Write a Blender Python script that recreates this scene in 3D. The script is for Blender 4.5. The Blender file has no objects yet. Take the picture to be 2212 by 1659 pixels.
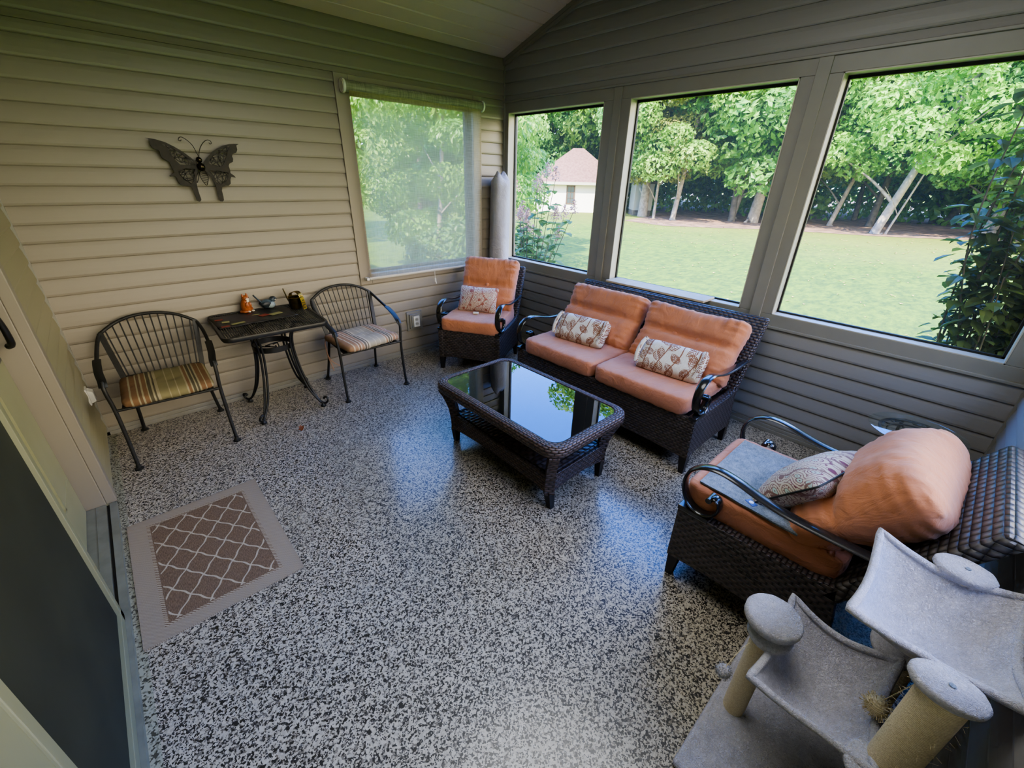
import bpy, bmesh, math, random
from mathutils import Vector, Matrix, noise, geometry
PI = math.pi
C = bpy.context.scene.collection
rnd = random.Random(7)

# ------------------------------------------------------------------ materials
class NT:
    def __init__(s, name):
        s.m = bpy.data.materials.new(name); s.m.use_nodes = True
        s.t = s.m.node_tree; s.t.nodes.clear()
        s.out = s.t.nodes.new('ShaderNodeOutputMaterial')
    def n(s, typ, ins=None, **props):
        nd = s.t.nodes.new('ShaderNode' + typ)
        for k, v in props.items(): setattr(nd, k, v)
        for k, v in (ins or {}).items(): s.put(nd.inputs[k], v)
        return nd
    def put(s, sock, v):
        if isinstance(v, bpy.types.NodeSocket): s.t.links.new(v, sock)
        elif isinstance(v, bpy.types.Node): s.t.links.new(v.outputs[0], sock)
        else:
            if hasattr(sock.default_value, '__len__') and not isinstance(v, (tuple, list)): v = (v, v, v)
            if sock.type == 'RGBA' and len(v) == 3: v = (*v, 1)
            sock.default_value = v
    def m1(s, op, a, b=None, c=None):
        nd = s.t.nodes.new('ShaderNodeMath'); nd.operation = op
        for i, v in enumerate((a, b, c)):
            if v is not None: s.put(nd.inputs[i], v)
        return nd.outputs[0]
    def mix(s, f, a, b, blend='MIX'):
        nd = s.t.nodes.new('ShaderNodeMix'); nd.data_type = 'RGBA'; nd.blend_type = blend
        s.put(nd.inputs[0], f); s.put(nd.inputs[6], a); s.put(nd.inputs[7], b)
        return nd.outputs[2]
    def ramp(s, f, stops, interp='LINEAR'):
        nd = s.t.nodes.new('ShaderNodeValToRGB'); r = nd.color_ramp; r.interpolation = interp
        while len(r.elements) < len(stops): r.elements.new(1.0)
        for e, (p, c) in zip(r.elements, stops):
            e.position = p; e.color = (*c, 1) if len(c) == 3 else c
        s.put(nd.inputs[0], f); return nd.outputs[0]
    def coords(s, kind='Object'): return s.t.nodes.new('ShaderNodeTexCoord').outputs[kind]
    def noise(s, vec, scale, detail=2, rough=.5, dist=0):
        return s.n('TexNoise', {'Vector': vec, 'Scale': scale, 'Detail': detail, 'Roughness': rough, 'Distortion': dist})
    def vor(s, vec, scale, feature='F1', rand=1.0, dims='3D'):
        return s.n('TexVoronoi', {'Vector': vec, 'Scale': scale, 'Randomness': rand}, feature=feature, voronoi_dimensions=dims)
    def sep(s, vec): return s.n('SeparateXYZ', {0: vec}).outputs
    def comb(s, x, y, z=0.0): return s.n('CombineXYZ', {0: x, 1: y, 2: z}).outputs[0]
    def bump(s, h, strength=.5, dist=.01): return s.n('Bump', {'Height': h, 'Strength': strength, 'Distance': dist}).outputs[0]
    def bsdf(s, color, rough=.5, **k):
        nd = s.n('BsdfPrincipled', {'Base Color': color, 'Roughness': rough})
        for kk, v in k.items(): s.put(nd.inputs[kk.replace('_', ' ')], v)
        return nd
    def done(s, sh):
        s.put(s.out.inputs[0], sh); return s.m

def plain(name, col, rough=.5, **k):
    t = NT(name); return t.done(t.bsdf(col, rough, **k))

def mottled(name, c1, c2, scale=20, rough=.5, bstr=.2, bdist=.003, detail=4, **k):
    t = NT(name); co = t.coords(); nz = t.noise(co, scale, detail)
    col = t.ramp(nz.outputs[0], [(.3, c1), (.7, c2)])
    return t.done(t.bsdf(col, rough, Normal=t.bump(nz.outputs[0], bstr, bdist), **k))

def fabric(name, c1, c2, thread=900, rough=.9, **k):
    t = NT(name); co = t.coords()
    big = t.noise(co, 6, 3); fine = t.noise(co, thread, 1)
    f = t.m1('ADD', t.m1('MULTIPLY', big.outputs[0], .75), t.m1('MULTIPLY', fine.outputs[0], .25))
    col = t.ramp(f, [(.35, c1), (.65, c2)])
    wr = t.noise(t.n('Mapping', {'Vector': co, 'Scale': (1.0, .45, 1.0)}).outputs[0], 15, 4, .55, 1.6)
    h = t.m1('ADD', t.m1('MULTIPLY', wr.outputs[0], 1.0), t.m1('MULTIPLY', fine.outputs[0], .08))
    return t.done(t.bsdf(col, rough, Normal=t.bump(h, .55, .014), Sheen_Weight=.25, **k))

def basket(name, dark, lite, su, sv, rough=.5):
    t = NT(name); uv = t.sep(t.coords('UV'))
    u = t.m1('DIVIDE', uv[0], su); v = t.m1('DIVIDE', uv[1], sv); iu, iv = t.m1('FLOOR', u), t.m1('FLOOR', v)
    par = t.m1('MODULO', t.m1('ABSOLUTE', t.m1('ADD', iu, iv)), 2.0)
    su_ = t.m1('SINE', t.m1('MULTIPLY', t.m1('FRACT', u), PI)); sv_ = t.m1('SINE', t.m1('MULTIPLY', t.m1('FRACT', v), PI))
    ha = t.m1('MULTIPLY', t.m1('POWER', sv_, .3), t.m1('ADD', .35, t.m1('MULTIPLY', su_, .65)))
    hb = t.m1('MULTIPLY', t.m1('POWER', su_, .3), t.m1('ADD', .35, t.m1('MULTIPLY', sv_, .65)))
    h = t.n('Mix', {0: par, 2: ha, 3: hb}).outputs[0]
    cell = t.n('TexWhiteNoise', {'Vector': t.comb(iu, iv)}, noise_dimensions='2D').outputs[0]
    col = t.mix(t.m1('POWER', h, 1.8), dark, t.mix(cell, lite, tuple(c * .65 for c in lite)))
    return t.done(t.bsdf(col, rough, Normal=t.bump(h, 1.0, .010)))
def wicker(name, dark, lite, su=.030, sv=.014, rough=.42):
    t = NT(name); uv = t.sep(t.coords('UV'))
    u = t.m1('DIVIDE', uv[0], su); v = t.m1('DIVIDE', uv[1], sv)
    row = t.m1('FLOOR', v)
    uu = t.m1('ADD', u, t.m1('MULTIPLY', t.m1('MODULO', t.m1('ABSOLUTE', row), 2.0), .5))
    fu = t.m1('FRACT', uu); fv = t.m1('FRACT', v)
    a = t.m1('POWER', t.m1('SINE', t.m1('MULTIPLY', fu, PI)), .45)
    b = t.m1('POWER', t.m1('SINE', t.m1('MULTIPLY', fv, PI)), .4)
    h = t.m1('MULTIPLY', a, b)
    cell = t.n('TexWhiteNoise', {'Vector': t.comb(t.m1('FLOOR', uu), row)}, noise_dimensions='2D').outputs[0]
    lit = t.mix(cell, lite, tuple(c * .62 for c in lite))
    col = t.mix(t.m1('POWER', h, 1.6), dark, lit)
    return t.done(t.bsdf(col, rough, Normal=t.bump(h, .9, .006)))

M = {}
def build_mats():
    # siding: warm taupe vinyl with a faint wood grain
    def siding(name, c):
        t = NT(name); co = t.coords()
        mp = t.n('Mapping', {'Vector': co, 'Scale': (2, 2, 90)})
        g = t.noise(mp.outputs[0], 3, 4); big = t.noise(co, 1.2, 2)
        col = t.mix(t.m1('MULTIPLY', g.outputs[0], .25), c, tuple(x * .8 for x in c))
        col = t.mix(t.m1('MULTIPLY', big.outputs[0], .15), col, tuple(x * 1.1 for x in c))
        return t.done(t.bsdf(col, .42, Normal=t.bump(g.outputs[0], .12, .002)))
    M['siding'] = siding('siding_taupe', (.262, .23, .188))
    M['siding_door'] = siding('siding_wall', (.29, .265, .165))
    M['sidingwin'] = siding('siding_window_wall', (.275, .265, .255))  # same vinyl, greyed in colour for the cooler light on these walls
    M['soffit'] = siding('soffit_panel', (.62, .48, .42))
    M['trim'] = mottled('trim_taupe', (.235, .225, .20), (.255, .245, .215), 8, .4, .05)
    M['reveal'] = plain('reveal_beige', (.46, .43, .36), .45)
    M['reveal2'] = plain('casing_taupe', (.29, .25, .20), .45)
    M['darkline'] = plain('dark_gasket', (.02, .02, .018), .6)
    M['white'] = plain('white_plastic', (.72, .70, .65), .35)
    M['doorwhite'] = mottled('door_paint', (.27, .27, .16), (.30, .30, .19), 5, .35, .03)
    M['doorjamb'] = plain('jamb_paint', (.25, .22, .18), .4)
    M['screenframe'] = plain('screen_frame', (.22, .225, .15), .4)
    M['sill'] = mottled('sill_aluminium', (.20, .205, .17), (.26, .265, .22), 14, .38, .05, Metallic=.3)
    M['darkmesh'] = mottled('dark_insect_screen', (.012, .015, .010), (.026, .03, .02), 3, .75, .0)  # screen mesh, dark in its own colour
    M['dullglass'] = plain('door_glass', (.28, .25, .20), .12)
    # floor: decorative vinyl chips under a clear coat
    t = NT('chip_floor'); co = t.coords()
    wob = t.noise(co, 95, 2)
    vec = t.n('VectorMath', {0: co, 1: t.n('VectorMath', {0: wob.outputs[1], 'Scale': .011}, operation='SCALE').outputs[0]}, operation='ADD').outputs[0]
    v1 = t.vor(vec, 150, dims='2D')
    r = t.sep(v1.outputs['Color'])
    col = t.ramp(r[0], [(0, (.020, .018, .015)), (.24, (.07, .062, .052)), (.32, (.18, .155, .12)), (.44, (.40, .355, .275)), (.76, (.50, .445, .35))], 'CONSTANT')
    v2 = t.vor(vec, 290, dims='2D'); r2 = t.sep(v2.outputs['Color'])
    col = t.mix(t.m1('GREATER_THAN', r2[1], .84), col, (.02, .018, .016))
    col = t.mix(t.m1('GREATER_THAN', r2[2], .86), col, (.48, .43, .34))
    big = t.noise(co, 1.4, 2)
    col = t.mix(t.m1('MULTIPLY', big.outputs[0], .18), col, (.10, .09, .075))
    bn = t.noise(co, 130, 2)
    M['floor'] = t.done(t.bsdf(col, .34, Normal=t.bump(bn.outputs[0], .16, .002), Coat_Weight=.45, Coat_Roughness=.16, Specular_IOR_Level=.5))
    t = NT('light_chip_strip'); co = t.coords(); v1 = t.vor(co, 160, dims='2D'); r = t.sep(v1.outputs['Color'])
    col = t.ramp(r[0], [(0, (.07, .065, .045)), (.25, (.22, .21, .15)), (.5, (.32, .31, .23))], 'CONSTANT')
    M['floorstrip'] = t.done(t.bsdf(col, .4))
    M['wicker'] = wicker('wicker_brown', (.008, .007, .007), (.115, .085, .078), .036, .017)
    M['wickertop'] = basket('wicker_wide', (.010, .009, .009), (.15, .13, .12), .034, .024)
    M['wickertable'] = wicker('wicker_table', (.008, .006, .006), (.15, .095, .085), .034, .016, .36)
    M['wickershelf'] = wicker('wicker_shelf', (.012, .010, .011), (.11, .085, .085), .05, .03, .3)
    M['iron'] = plain('black_iron', (.012, .0125, .013), .42)
    M['ironsoft'] = mottled('iron_powdercoat', (.012, .012, .011), (.022, .022, .021), 60, .5, .15)
    M['armmetal'] = plain('bronze_arm', (.016, .015, .015), .22, Coat_Weight=.5, Coat_Roughness=.12)
    M['legmetal'] = plain('dark_leg', (.012, .010, .010), .4)
    M['orange'] = fabric('terracotta_canvas', (.46, .175, .092), (.56, .22, .122))
    M['orangeback'] = fabric('terracotta_canvas_back', (.47, .175, .082), (.58, .225, .112))
    M['glass'] = (lambda t: t.done(t.n('MixShader', {0: t.n('Fresnel', {'IOR': 1.62}).outputs[0],
                 1: t.n('MixShader', {0: .55, 1: t.n('BsdfDiffuse', {'Color': (.01, .011, .012)}), 2: t.n('BsdfTransparent', {'Color': (.22, .22, .22)})}),
                 2: t.n('BsdfGlossy', {'Color': (.95, .97, 1), 'Roughness': .004})})))(NT('smoked_table_glass'))
    M['clearglass'] = (lambda t: t.done(t.n('MixShader', {0: .16,
                 1: t.n('BsdfTransparent', {'Color': (.92, .96, .95)}), 2: t.n('BsdfGlossy', {'Color': (.9, .95, 1), 'Roughness': .01})})))(NT('side_table_glass'))
    M['insect'] = (lambda t: t.done(t.n('MixShader', {0: .065, 1: t.n('BsdfTransparent', {'Color': (1, 1, 1)}), 2: t.n('MixShader', {0: .6, 1: t.n('BsdfDiffuse', {'Color': (.45, .45, .42)}), 2: t.n('BsdfTranslucent', {'Color': (.45, .46, .42)})})})))(NT('insect_screen'))
    # solar shade cloth: open weave, half see-through
    t = NT('shade_cloth'); co = t.coords()
    mpx = t.n('Mapping', {'Vector': co, 'Scale': (330, 1, 9)}); mpz = t.n('Mapping', {'Vector': co, 'Scale': (9, 1, 330)})
    a = t.noise(mpx.outputs[0], 1, 2); b = t.noise(mpz.outputs[0], 1, 2)
    f = t.m1('MULTIPLY', t.m1('ADD', a.outputs[0], b.outputs[0]), .5)
    col = t.ramp(f, [(.38, (.42, .33, .20)), (.62, (.58, .47, .30))])
    dif = t.n('MixShader', {0: .6, 1: t.n('BsdfDiffuse', {'Color': col}), 2: t.n('BsdfTranslucent', {'Color': col})})
    fac = t.m1('ADD', .57, t.m1('MULTIPLY', t.m1('SUBTRACT', f, .5), .35))
    M['shade'] = t.done(t.n('MixShader', {0: fac, 1: t.n('BsdfTransparent', {'Color': (1, 1, 1)}), 2: dif}))
    M['shadesolid'] = t2 = None
    t = NT('shade_roll'); co = t.coords()
    mpx = t.n('Mapping', {'Vector': co, 'Scale': (120, 4, 4)}); mpz = t.n('Mapping', {'Vector': co, 'Scale': (6, 120, 160)})
    a = t.noise(mpx.outputs[0], 1, 2); b = t.noise(mpz.outputs[0], 1, 2)
    f = t.m1('MULTIPLY', t.m1('ADD', a.outputs[0], b.outputs[0]), .5)
    M['shadesolid'] = t.done(t.bsdf(t.ramp(f, [(.38, (.17, .175, .125)), (.62, (.34, .335, .25))]), .85))
    # striped seat pads
    def stripes(name, seed, base):
        t = NT(name); uv = t.sep(t.coords('UV')); r = random.Random(seed)
        cols = base; stops = [(0, cols[0])]; p = 0
        seq = [(2, .09), (0, .02), (2, .06), (0, .015), (3, .03), (0, .02), (2, .045), (0, .012), (4, .035), (0, .018), (4, .02), (0, .03), (1, .10), (0, .01), (1, .08), (0, .01), (1, .09), (0, .02),
               (2, .03), (0, .018), (4, .03), (0, .015), (4, .025), (0, .018), (2, .05), (0, .012), (2, .06), (0, .02), (1, .1)]
        for i, w in seq:
            stops.append((min(.999, p), cols[i])); p += w
        col = t.ramp(uv[0], stops[1:], 'CONSTANT')
        wv = t.noise(t.coords(), 500, 1); big = t.noise(t.coords(), 9, 2)
        col = t.mix(t.m1('MULTIPLY', wv.outputs[0], .35), col, (.10, .075, .04))
        return t.done(t.bsdf(col, .9, Normal=t.bump(big.outputs[0], .4, .012)))
    M['padolive'] = stripes('striped_pad_olive', 1, [(.36, .31, .20), (.23, .20, .10), (.20, .105, .05), (.15, .085, .045), (.08, .07, .042)])
    M['padgrey'] = stripes('striped_pad_pale', 2, [(.58, .50, .40), (.40, .36, .29), (.36, .215, .14), (.25, .15, .10), (.14, .12, .10)])
    # paisley cloth
    def paisley(name, ground, l1, l2, l3, sc, waves=True):
        t = NT(name); uv = t.coords('UV')
        nz = t.noise(uv, sc * .55, 1)
        vec = t.n('VectorMath', {0: uv, 1: t.n('VectorMath', {0: nz.outputs[1], 'Scale': .7 / sc}, operation='SCALE').outputs[0]}, operation='ADD').outputs[0]
        v = t.vor(vec, sc, dims='2D'); d = v.outputs['Distance']
        c = t.sep(v.outputs['Color'])
        rings = t.m1('FRACT', t.m1('MULTIPLY', d, 5.2))
        ln = t.m1('LESS_THAN', rings, .26)
        scal = t.vor(vec, sc * 5.5, dims='2D')
        dots = t.m1('LESS_THAN', scal.outputs['Distance'], .22)
        ink = t.mix(t.m1('GREATER_THAN', c[0], .5), l1, l2)
        fill = t.mix(t.m1('LESS_THAN', d, .22), ground, t.mix(t.m1('GREATER_THAN', c[1], .55), l3, l2))
        col = t.mix(ln, fill, ink)
        col = t.mix(t.m1('MULTIPLY', dots, t.m1('GREATER_THAN', t.m1('FRACT', t.m1('MULTIPLY', d, 2.6)), .5)), col, l1)
        sw = t.n('TexWave', {'Vector': vec, 'Scale': sc * .16, 'Distortion': 9, 'Detail': 1.5, 'Detail Scale': 1.2})
        col = t.mix(t.m1('GREATER_THAN', sw.outputs[1], .95 if waves else .985), col, l2)
        fine = t.noise(t.coords(), 300, 1)
        return t.done(t.bsdf(col, .75, Normal=t.bump(fine.outputs[0], .2, .002), Sheen_Weight=.2))
    M['paisleypink'] = paisley('paisley_rose', (.60, .49, .41), (.22, .035, .035), (.34, .12, .09), (.52, .55, .46), 17, False)
    M['paisleyplum'] = paisley('paisley_plum', (.50, .44, .38), (.15, .03, .06), (.19, .10, .09), (.36, .46, .43), 21, False)
    # leaf-print cloth
    t = NT('leaf_print'); uv = t.coords('UV')
    def leafset(scale, off):
        mp = t.n('Mapping', {'Vector': uv, 'Location': (off, off * .7, 0)}).outputs[0]
        v = t.vor(mp, scale, dims='2D', rand=.55)
        loc = t.n('VectorMath', {0: t.n('VectorMath', {0: mp, 'Scale': scale}, operation='SCALE').outputs[0], 1: t.n('VectorMath', {0: v.outputs['Position'], 'Scale': scale}, operation='SCALE').outputs[0]}, operation='SUBTRACT').outputs[0]
        ang = t.m1('MULTIPLY', t.sep(v.outputs['Color'])[0], 6.28)
        rot = t.n('VectorRotate', {'Vector': loc, 'Angle': ang}, rotation_type='Z_AXIS').outputs[0]
        x, y, _ = t.sep(rot); ax = t.m1('ABSOLUTE', x)
        lim = t.m1('MULTIPLY', t.m1('SUBTRACT', 1.0, t.m1('MULTIPLY', t.m1('POWER', t.m1('ABSOLUTE', y), 2.0), 4.6)), .25)
        inside = t.m1('LESS_THAN', ax, lim)
        vein = t.m1('GREATER_THAN', t.m1('FRACT', t.m1('MULTIPLY', t.m1('SUBTRACT', y, ax), 7.0)), .42)
        rib = t.m1('GREATER_THAN', ax, .014)
        edge = t.m1('GREATER_THAN', ax, t.m1('SUBTRACT', lim, .035))
        body = t.m1('MAXIMUM', t.m1('MULTIPLY', vein, rib), edge)
        return t.m1('MULTIPLY', inside, body)
    L = t.m1('MAXIMUM', leafset(10, 0), leafset(10.5, .37))
    wv = t.n('TexWave', {'Vector': uv, 'Scale': 3.2, 'Distortion': 7, 'Detail': .5, 'Detail Scale': .8})
    L = t.m1('MAXIMUM', L, t.m1('GREATER_THAN', wv.outputs[1], .988))
    lin = t.noise(t.n('Mapping', {'Vector': uv, 'Scale': (300, 40, 1)}).outputs[0], 1, 2)
    ground = t.ramp(lin.outputs[0], [(.3, (.56, .52, .45)), (.7, (.72, .68, .60))])
    col = t.mix(L, ground, (.25, .105, .055))
    M['leafprint'] = t.done(t.bsdf(col, .85, Normal=t.bump(lin.outputs[0], .15, .002)))
    # felt
    t = NT('grey_felt'); co = t.coords(); a = t.noise(co, 220, 3, .7); b = t.noise(co, 45, 3, .6)
    f = t.m1('ADD', t.m1('MULTIPLY', a.outputs[0], .6), t.m1('MULTIPLY', b.outputs[0], .4))
    M['felt'] = t.done(t.bsdf(t.ramp(f, [(.36, (.10, .125, .15)), (.64, (.27, .31, .36))]), .95, Normal=t.bump(f, .3, .004)))
    # plush + sisal
    t = NT('grey_plush'); co = t.coords(); a = t.noise(co, 150, 3, .75, 1.2); b = t.noise(co, 30, 3)
    f = t.m1('ADD', t.m1('MULTIPLY', a.outputs[0], .65), t.m1('MULTIPLY', b.outputs[0], .35))
    M['plush'] = t.done(t.bsdf(t.ramp(f, [(.35, (.42, .40, .47)), (.62, (.72, .69, .78))]), .95, Normal=t.bump(f, 1.0, .016), Sheen_Weight=.6))
    t = NT('sisal_wrap'); co = t.coords()
    z = t.sep(co)[2]; r = t.m1('SINE', t.m1('MULTIPLY', z, 1400.0)); n2 = t.noise(co, 240, 3, .7)
    f = t.m1('ADD', t.m1('MULTIPLY', r, .18), n2.outputs[0])
    M['sisal'] = t.done(t.bsdf(t.ramp(f, [(.3, (.62, .50, .32)), (.7, (.88, .77, .56))]), .9, Normal=t.bump(f, .6, .004)))
    # door mat
    t = NT('doormat_weave'); uv = t.sep(t.coords('UV')); u, v = uv[0], uv[1]     # metres from the centre
    au, av = t.m1('ABSOLUTE', u), t.m1('ABSOLUTE', v)
    inner = t.m1('MULTIPLY', t.m1('LESS_THAN', au, .225), t.m1('LESS_THAN', av, .365))
    per = .118
    wob = t.m1('MULTIPLY', t.m1('SINE', t.m1('MULTIPLY', v, 95.0)), .003)
    s1 = t.m1('ADD', t.m1('DIVIDE', t.m1('ADD', u, wob), per), t.m1('DIVIDE', v, per * 1.42)); s2 = t.m1('SUBTRACT', t.m1('DIVIDE', t.m1('ADD', u, wob), per), t.m1('DIVIDE', v, per * 1.42))
    def near0(x, w): return t.m1('LESS_THAN', t.m1('ABSOLUTE', t.m1('SUBTRACT', t.m1('FRACT', x), .5)), w)
    lat = t.m1('MAXIMUM', near0(s1, .036), near0(s2, .036))
    field = t.m1('MULTIPLY', t.m1('LESS_THAN', au, .206), t.m1('LESS_THAN', av, .346))
    lat = t.m1('MULTIPLY', lat, field)
    dotl = t.m1('MULTIPLY', t.m1('MULTIPLY', inner, t.m1('SUBTRACT', 1.0, t.m1('MULTIPLY', t.m1('LESS_THAN', au, .211), t.m1('LESS_THAN', av, .351)))),
                t.m1('GREATER_THAN', t.m1('FRACT', t.m1('MULTIPLY', t.m1('ADD', u, v), 80.0)), .45))
    streak = t.noise(t.n('Mapping', {'Vector': t.coords('UV'), 'Scale': (420, 60, 1)}).outputs[0], 1, 2)
    brown = t.ramp(streak.outputs[0], [(.3, (.10, .060, .032)), (.7, (.215, .14, .082))])
    wx = t.m1('MULTIPLY', t.m1('SINE', t.m1('MULTIPLY', u, 900.0)), t.m1('SINE', t.m1('MULTIPLY', v, 900.0)))
    border = t.ramp(t.m1('ADD', t.m1('MULTIPLY', wx, .4), .5), [(.2, (.19, .145, .10)), (.8, (.36, .295, .215))])
    col = t.mix(inner, border, brown); cream = (.40, .335, .24)
    col = t.mix(lat, col, cream); col = t.mix(t.m1('MULTIPLY', dotl, .8), col, cream)
    h = t.m1('ADD', t.m1('MULTIPLY', lat, 1.0), t.m1('MULTIPLY', streak.outputs[0], .4))
    M['mat'] = t.done(t.bsdf(col, .95, Normal=t.bump(h, .5, .003)))
    # printed runner
    t = NT('printed_runner'); uv = t.coords('UV'); v = t.vor(uv, 9, dims='2D', rand=.9); c = t.sep(v.outputs['Color']); nz = t.noise(uv, 26, 4, .7)
    col = t.ramp(c[0], [(0, (.012, .012, .012)), (.3, (.03, .026, .03)), (.55, (.02, .024, .014)), (.72, (.055, .014, .010)), (.8, (.018, .018, .02)), (.92, (.03, .035, .02))], 'CONSTANT')
    col = t.mix(t.m1('MULTIPLY', nz.outputs[0], .5), col, (.05, .045, .045))
    M['runner'] = t.done(t.bsdf(col, .5))
    M['card'] = plain('printed_card', (.28, .27, .12), .6); M['cardred'] = plain('printed_red', (.22, .035, .02), .6)
    # small things
    M['fur'] = mottled('ginger_glaze', (.26, .065, .018), (.36, .11, .035), 60, .25, .1)
    M['furwhite'] = plain('white_glaze', (.75, .66, .52), .3)
    M['birdblue'] = mottled('bird_blue', (.035, .060, .085), (.075, .11, .145), 50, .4, .15)
    M['birdpale'] = plain('bird_breast', (.30, .37, .40), .45); M['birddark'] = plain('bird_cap', (.02, .028, .035), .4)
    M['brass'] = mottled('aged_brass', (.14, .085, .014), (.42, .29, .06), 45, .28, .2, Metallic=.9)
    M['brassdark'] = mottled('dark_brass', (.02, .016, .006), (.07, .05, .015), 30, .3, .1, Metallic=.8)
    M['butterfly'] = mottled('rusty_bronze', (.009, .006, .004), (.026, .016, .009), 40, .55, .3, Metallic=.15)
    M['bronzeball'] = plain('dark_bronze', (.05, .038, .022), .2, Metallic=.9)
    M['cover'] = fabric('pale_grey_cover', (.33, .31, .335), (.42, .40, .425), 700, .85)
    M['plankwood'] = mottled('pale_board', (.40, .32, .22), (.48, .39, .28), 14, .6, .1)
    M['dryleaf'] = mottled('dry_leaf', (.12, .03, .012), (.45, .16, .06), 90, .6, .3)
    M['blue'] = plain('blue_label', (.05, .09, .30), .4); M['tie'] = plain('tie_tape', (.42, .24, .17), .9); M['handle'] = plain('black_lever', (.012, .011, .010), .35)
    # outdoors
    def leafmat(name, a, b, c, scale, trans=.45):
        t = NT(name); co = t.coords(); nz = t.noise(co, scale, 3, .7); oi = t.n('ObjectInfo')
        col = t.ramp(nz.outputs[0], [(.30, a), (.52, b), (.72, c)])
        hs = t.n('HueSaturation', {'Color': col, 'Hue': t.m1('ADD', .485, t.m1('MULTIPLY', oi.outputs['Random'], .03)), 'Value': t.m1('ADD', .8, t.m1('MULTIPLY', oi.outputs['Random'], .4))})
        sh = t.n('MixShader', {0: trans, 1: t.bsdf(hs.outputs[0], .42), 2: t.n('BsdfTranslucent', {'Color': hs.outputs[0]})})
        return t.done(sh)
    M['leaf'] = leafmat('tree_leaves', (.085, .22, .02), (.22, .42, .05), (.46, .60, .13), 1.1)
    M['leaf2'] = leafmat('tree_leaves_cool', (.08, .23, .045), (.19, .40, .09), (.38, .58, .18), 1.3)
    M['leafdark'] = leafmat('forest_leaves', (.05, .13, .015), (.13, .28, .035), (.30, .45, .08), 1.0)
    M['leafyel'] = leafmat('yellowing_leaves', (.12, .20, .02), (.25, .32, .05), (.45, .42, .09), 1.6)
    M['vineleaf'] = leafmat('vine_leaves', (.055, .08, .012), (.11, .145, .022), (.25, .26, .06), 3.0, .5)
    M['hydleaf'] = leafmat('hydrangea_leaves', (.07, .19, .03), (.13, .29, .05), (.27, .40, .10), 4, .5)
    M['hydflower'] = leafmat('hydrangea_heads', (.42, .20, .16), (.58, .31, .24), (.66, .46, .32), 9, .3)
    M['bark'] = mottled('grey_bark', (.17, .14, .115), (.36, .31, .26), 5, .9, .6, .03, 6)
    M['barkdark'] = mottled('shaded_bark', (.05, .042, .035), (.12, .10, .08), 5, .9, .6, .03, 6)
    M['stem'] = mottled('woody_stem', (.08, .06, .035), (.16, .12, .07), 30, .8, .3)
    t = NT('lawn_grass'); co = t.coords(); a = t.noise(co, 9, 5, .75); b = t.noise(co, .35, 3, .6); c = t.noise(t.n('Mapping', {'Vector': co, 'Scale': (40, 90, 1)}).outputs[0], 1, 3, .7)
    a = t.noise(t.n('Mapping', {'Vector': co, 'Scale': (3.2, 6.5, 1)}).outputs[0], 1, 8, .72)
    f = t.m1('ADD', t.m1('MULTIPLY', a.outputs[0], .8), t.m1('MULTIPLY', c.outputs[0], .2))
    g = t.ramp(f, [(.40, (.034, .088, .000)), (.60, (.135, .225, .001))])
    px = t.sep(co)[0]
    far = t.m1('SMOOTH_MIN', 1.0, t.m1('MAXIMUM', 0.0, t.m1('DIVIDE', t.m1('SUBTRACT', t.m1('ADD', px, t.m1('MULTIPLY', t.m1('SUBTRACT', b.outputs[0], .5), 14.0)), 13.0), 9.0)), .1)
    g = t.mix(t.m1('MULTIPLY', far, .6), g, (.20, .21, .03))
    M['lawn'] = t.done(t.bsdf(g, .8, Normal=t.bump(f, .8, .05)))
    M['litter'] = mottled('forest_floor', (.10, .055, .032), (.33, .19, .12), 2.2, .9, .5, .05, 6)
    M['renderwall'] = plain('white_house_wall', (.78, .74, .70), .7)
    M['shingle'] = mottled('red_shingles', (.17, .085, .075), (.27, .15, .135), 7, .85, .4, .02)
    M['shedgrey'] = plain('shed_grey', (.24, .25, .23), .7); M['housewin'] = plain('house_window', (.06, .08, .09), .1)
    M['brownframe'] = plain('brown_frame', (.10, .06, .04), .6)
    M['yellowleaf'] = plain('fallen_leaf', (.55, .36, .10), .7)
build_mats()

# ------------------------------------------------------------------ geometry helpers
def new(): return bmesh.new()

def boxuv(bm):
    uv = bm.loops.layers.uv.verify()
    for f in bm.faces:
        n = f.normal; a = [abs(n.x), abs(n.y), abs(n.z)]; i = a.index(max(a))
        for l in f.loops:
            p = l.vert.co
            l[uv].uv = (p.y, p.z) if i == 0 else (p.x, p.z) if i == 1 else (p.x, p.y)

def obj(name, bm, mat, parent=None, smooth=False, uv=True, bevel=0, subd=0):
    bmesh.ops.recalc_face_normals(bm, faces=bm.faces)
    bm.normal_update()
    if uv and not bm.loops.layers.uv: boxuv(bm)
    me = bpy.data.meshes.new(name); bm.to_mesh(me); bm.free()
    for m in (mat if isinstance(mat, (list, tuple)) else [mat]): me.materials.append(m)
    if smooth:
        for p in me.polygons: p.use_smooth = True
        try: me.set_sharp_from_angle(angle=math.radians(50 if smooth is True else smooth))
        except Exception: pass
    o = bpy.data.objects.new(name, me); C.objects.link(o)
    if parent: o.parent = parent
    if bevel:
        b = o.modifiers.new('bevel', 'BEVEL'); b.width = bevel; b.segments = 2; b.limit_method = 'ANGLE'
    if subd:
        s = o.modifiers.new('sub', 'SUBSURF'); s.levels = subd; s.render_levels = subd
    return o

def tag(o, label, cat, group=None, kind=None):
    o['label'] = label; o['category'] = cat
    if group: o['group'] = group
    if kind: o['kind'] = kind
    return o

def thing(name, label, cat, loc=(0, 0, 0), rotz=0, group=None):
    o = bpy.data.objects.new(name, None); C.objects.link(o)
    o.location = loc; o.rotation_euler = (0, 0, rotz); o.empty_display_size = .1
    return tag(o, label, cat, group)

def struct(name, bm, mat, parent=None, **k):
    o = obj(name, bm, mat, parent, **k)
    if not parent: o['kind'] = 'structure'
    return o

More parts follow.
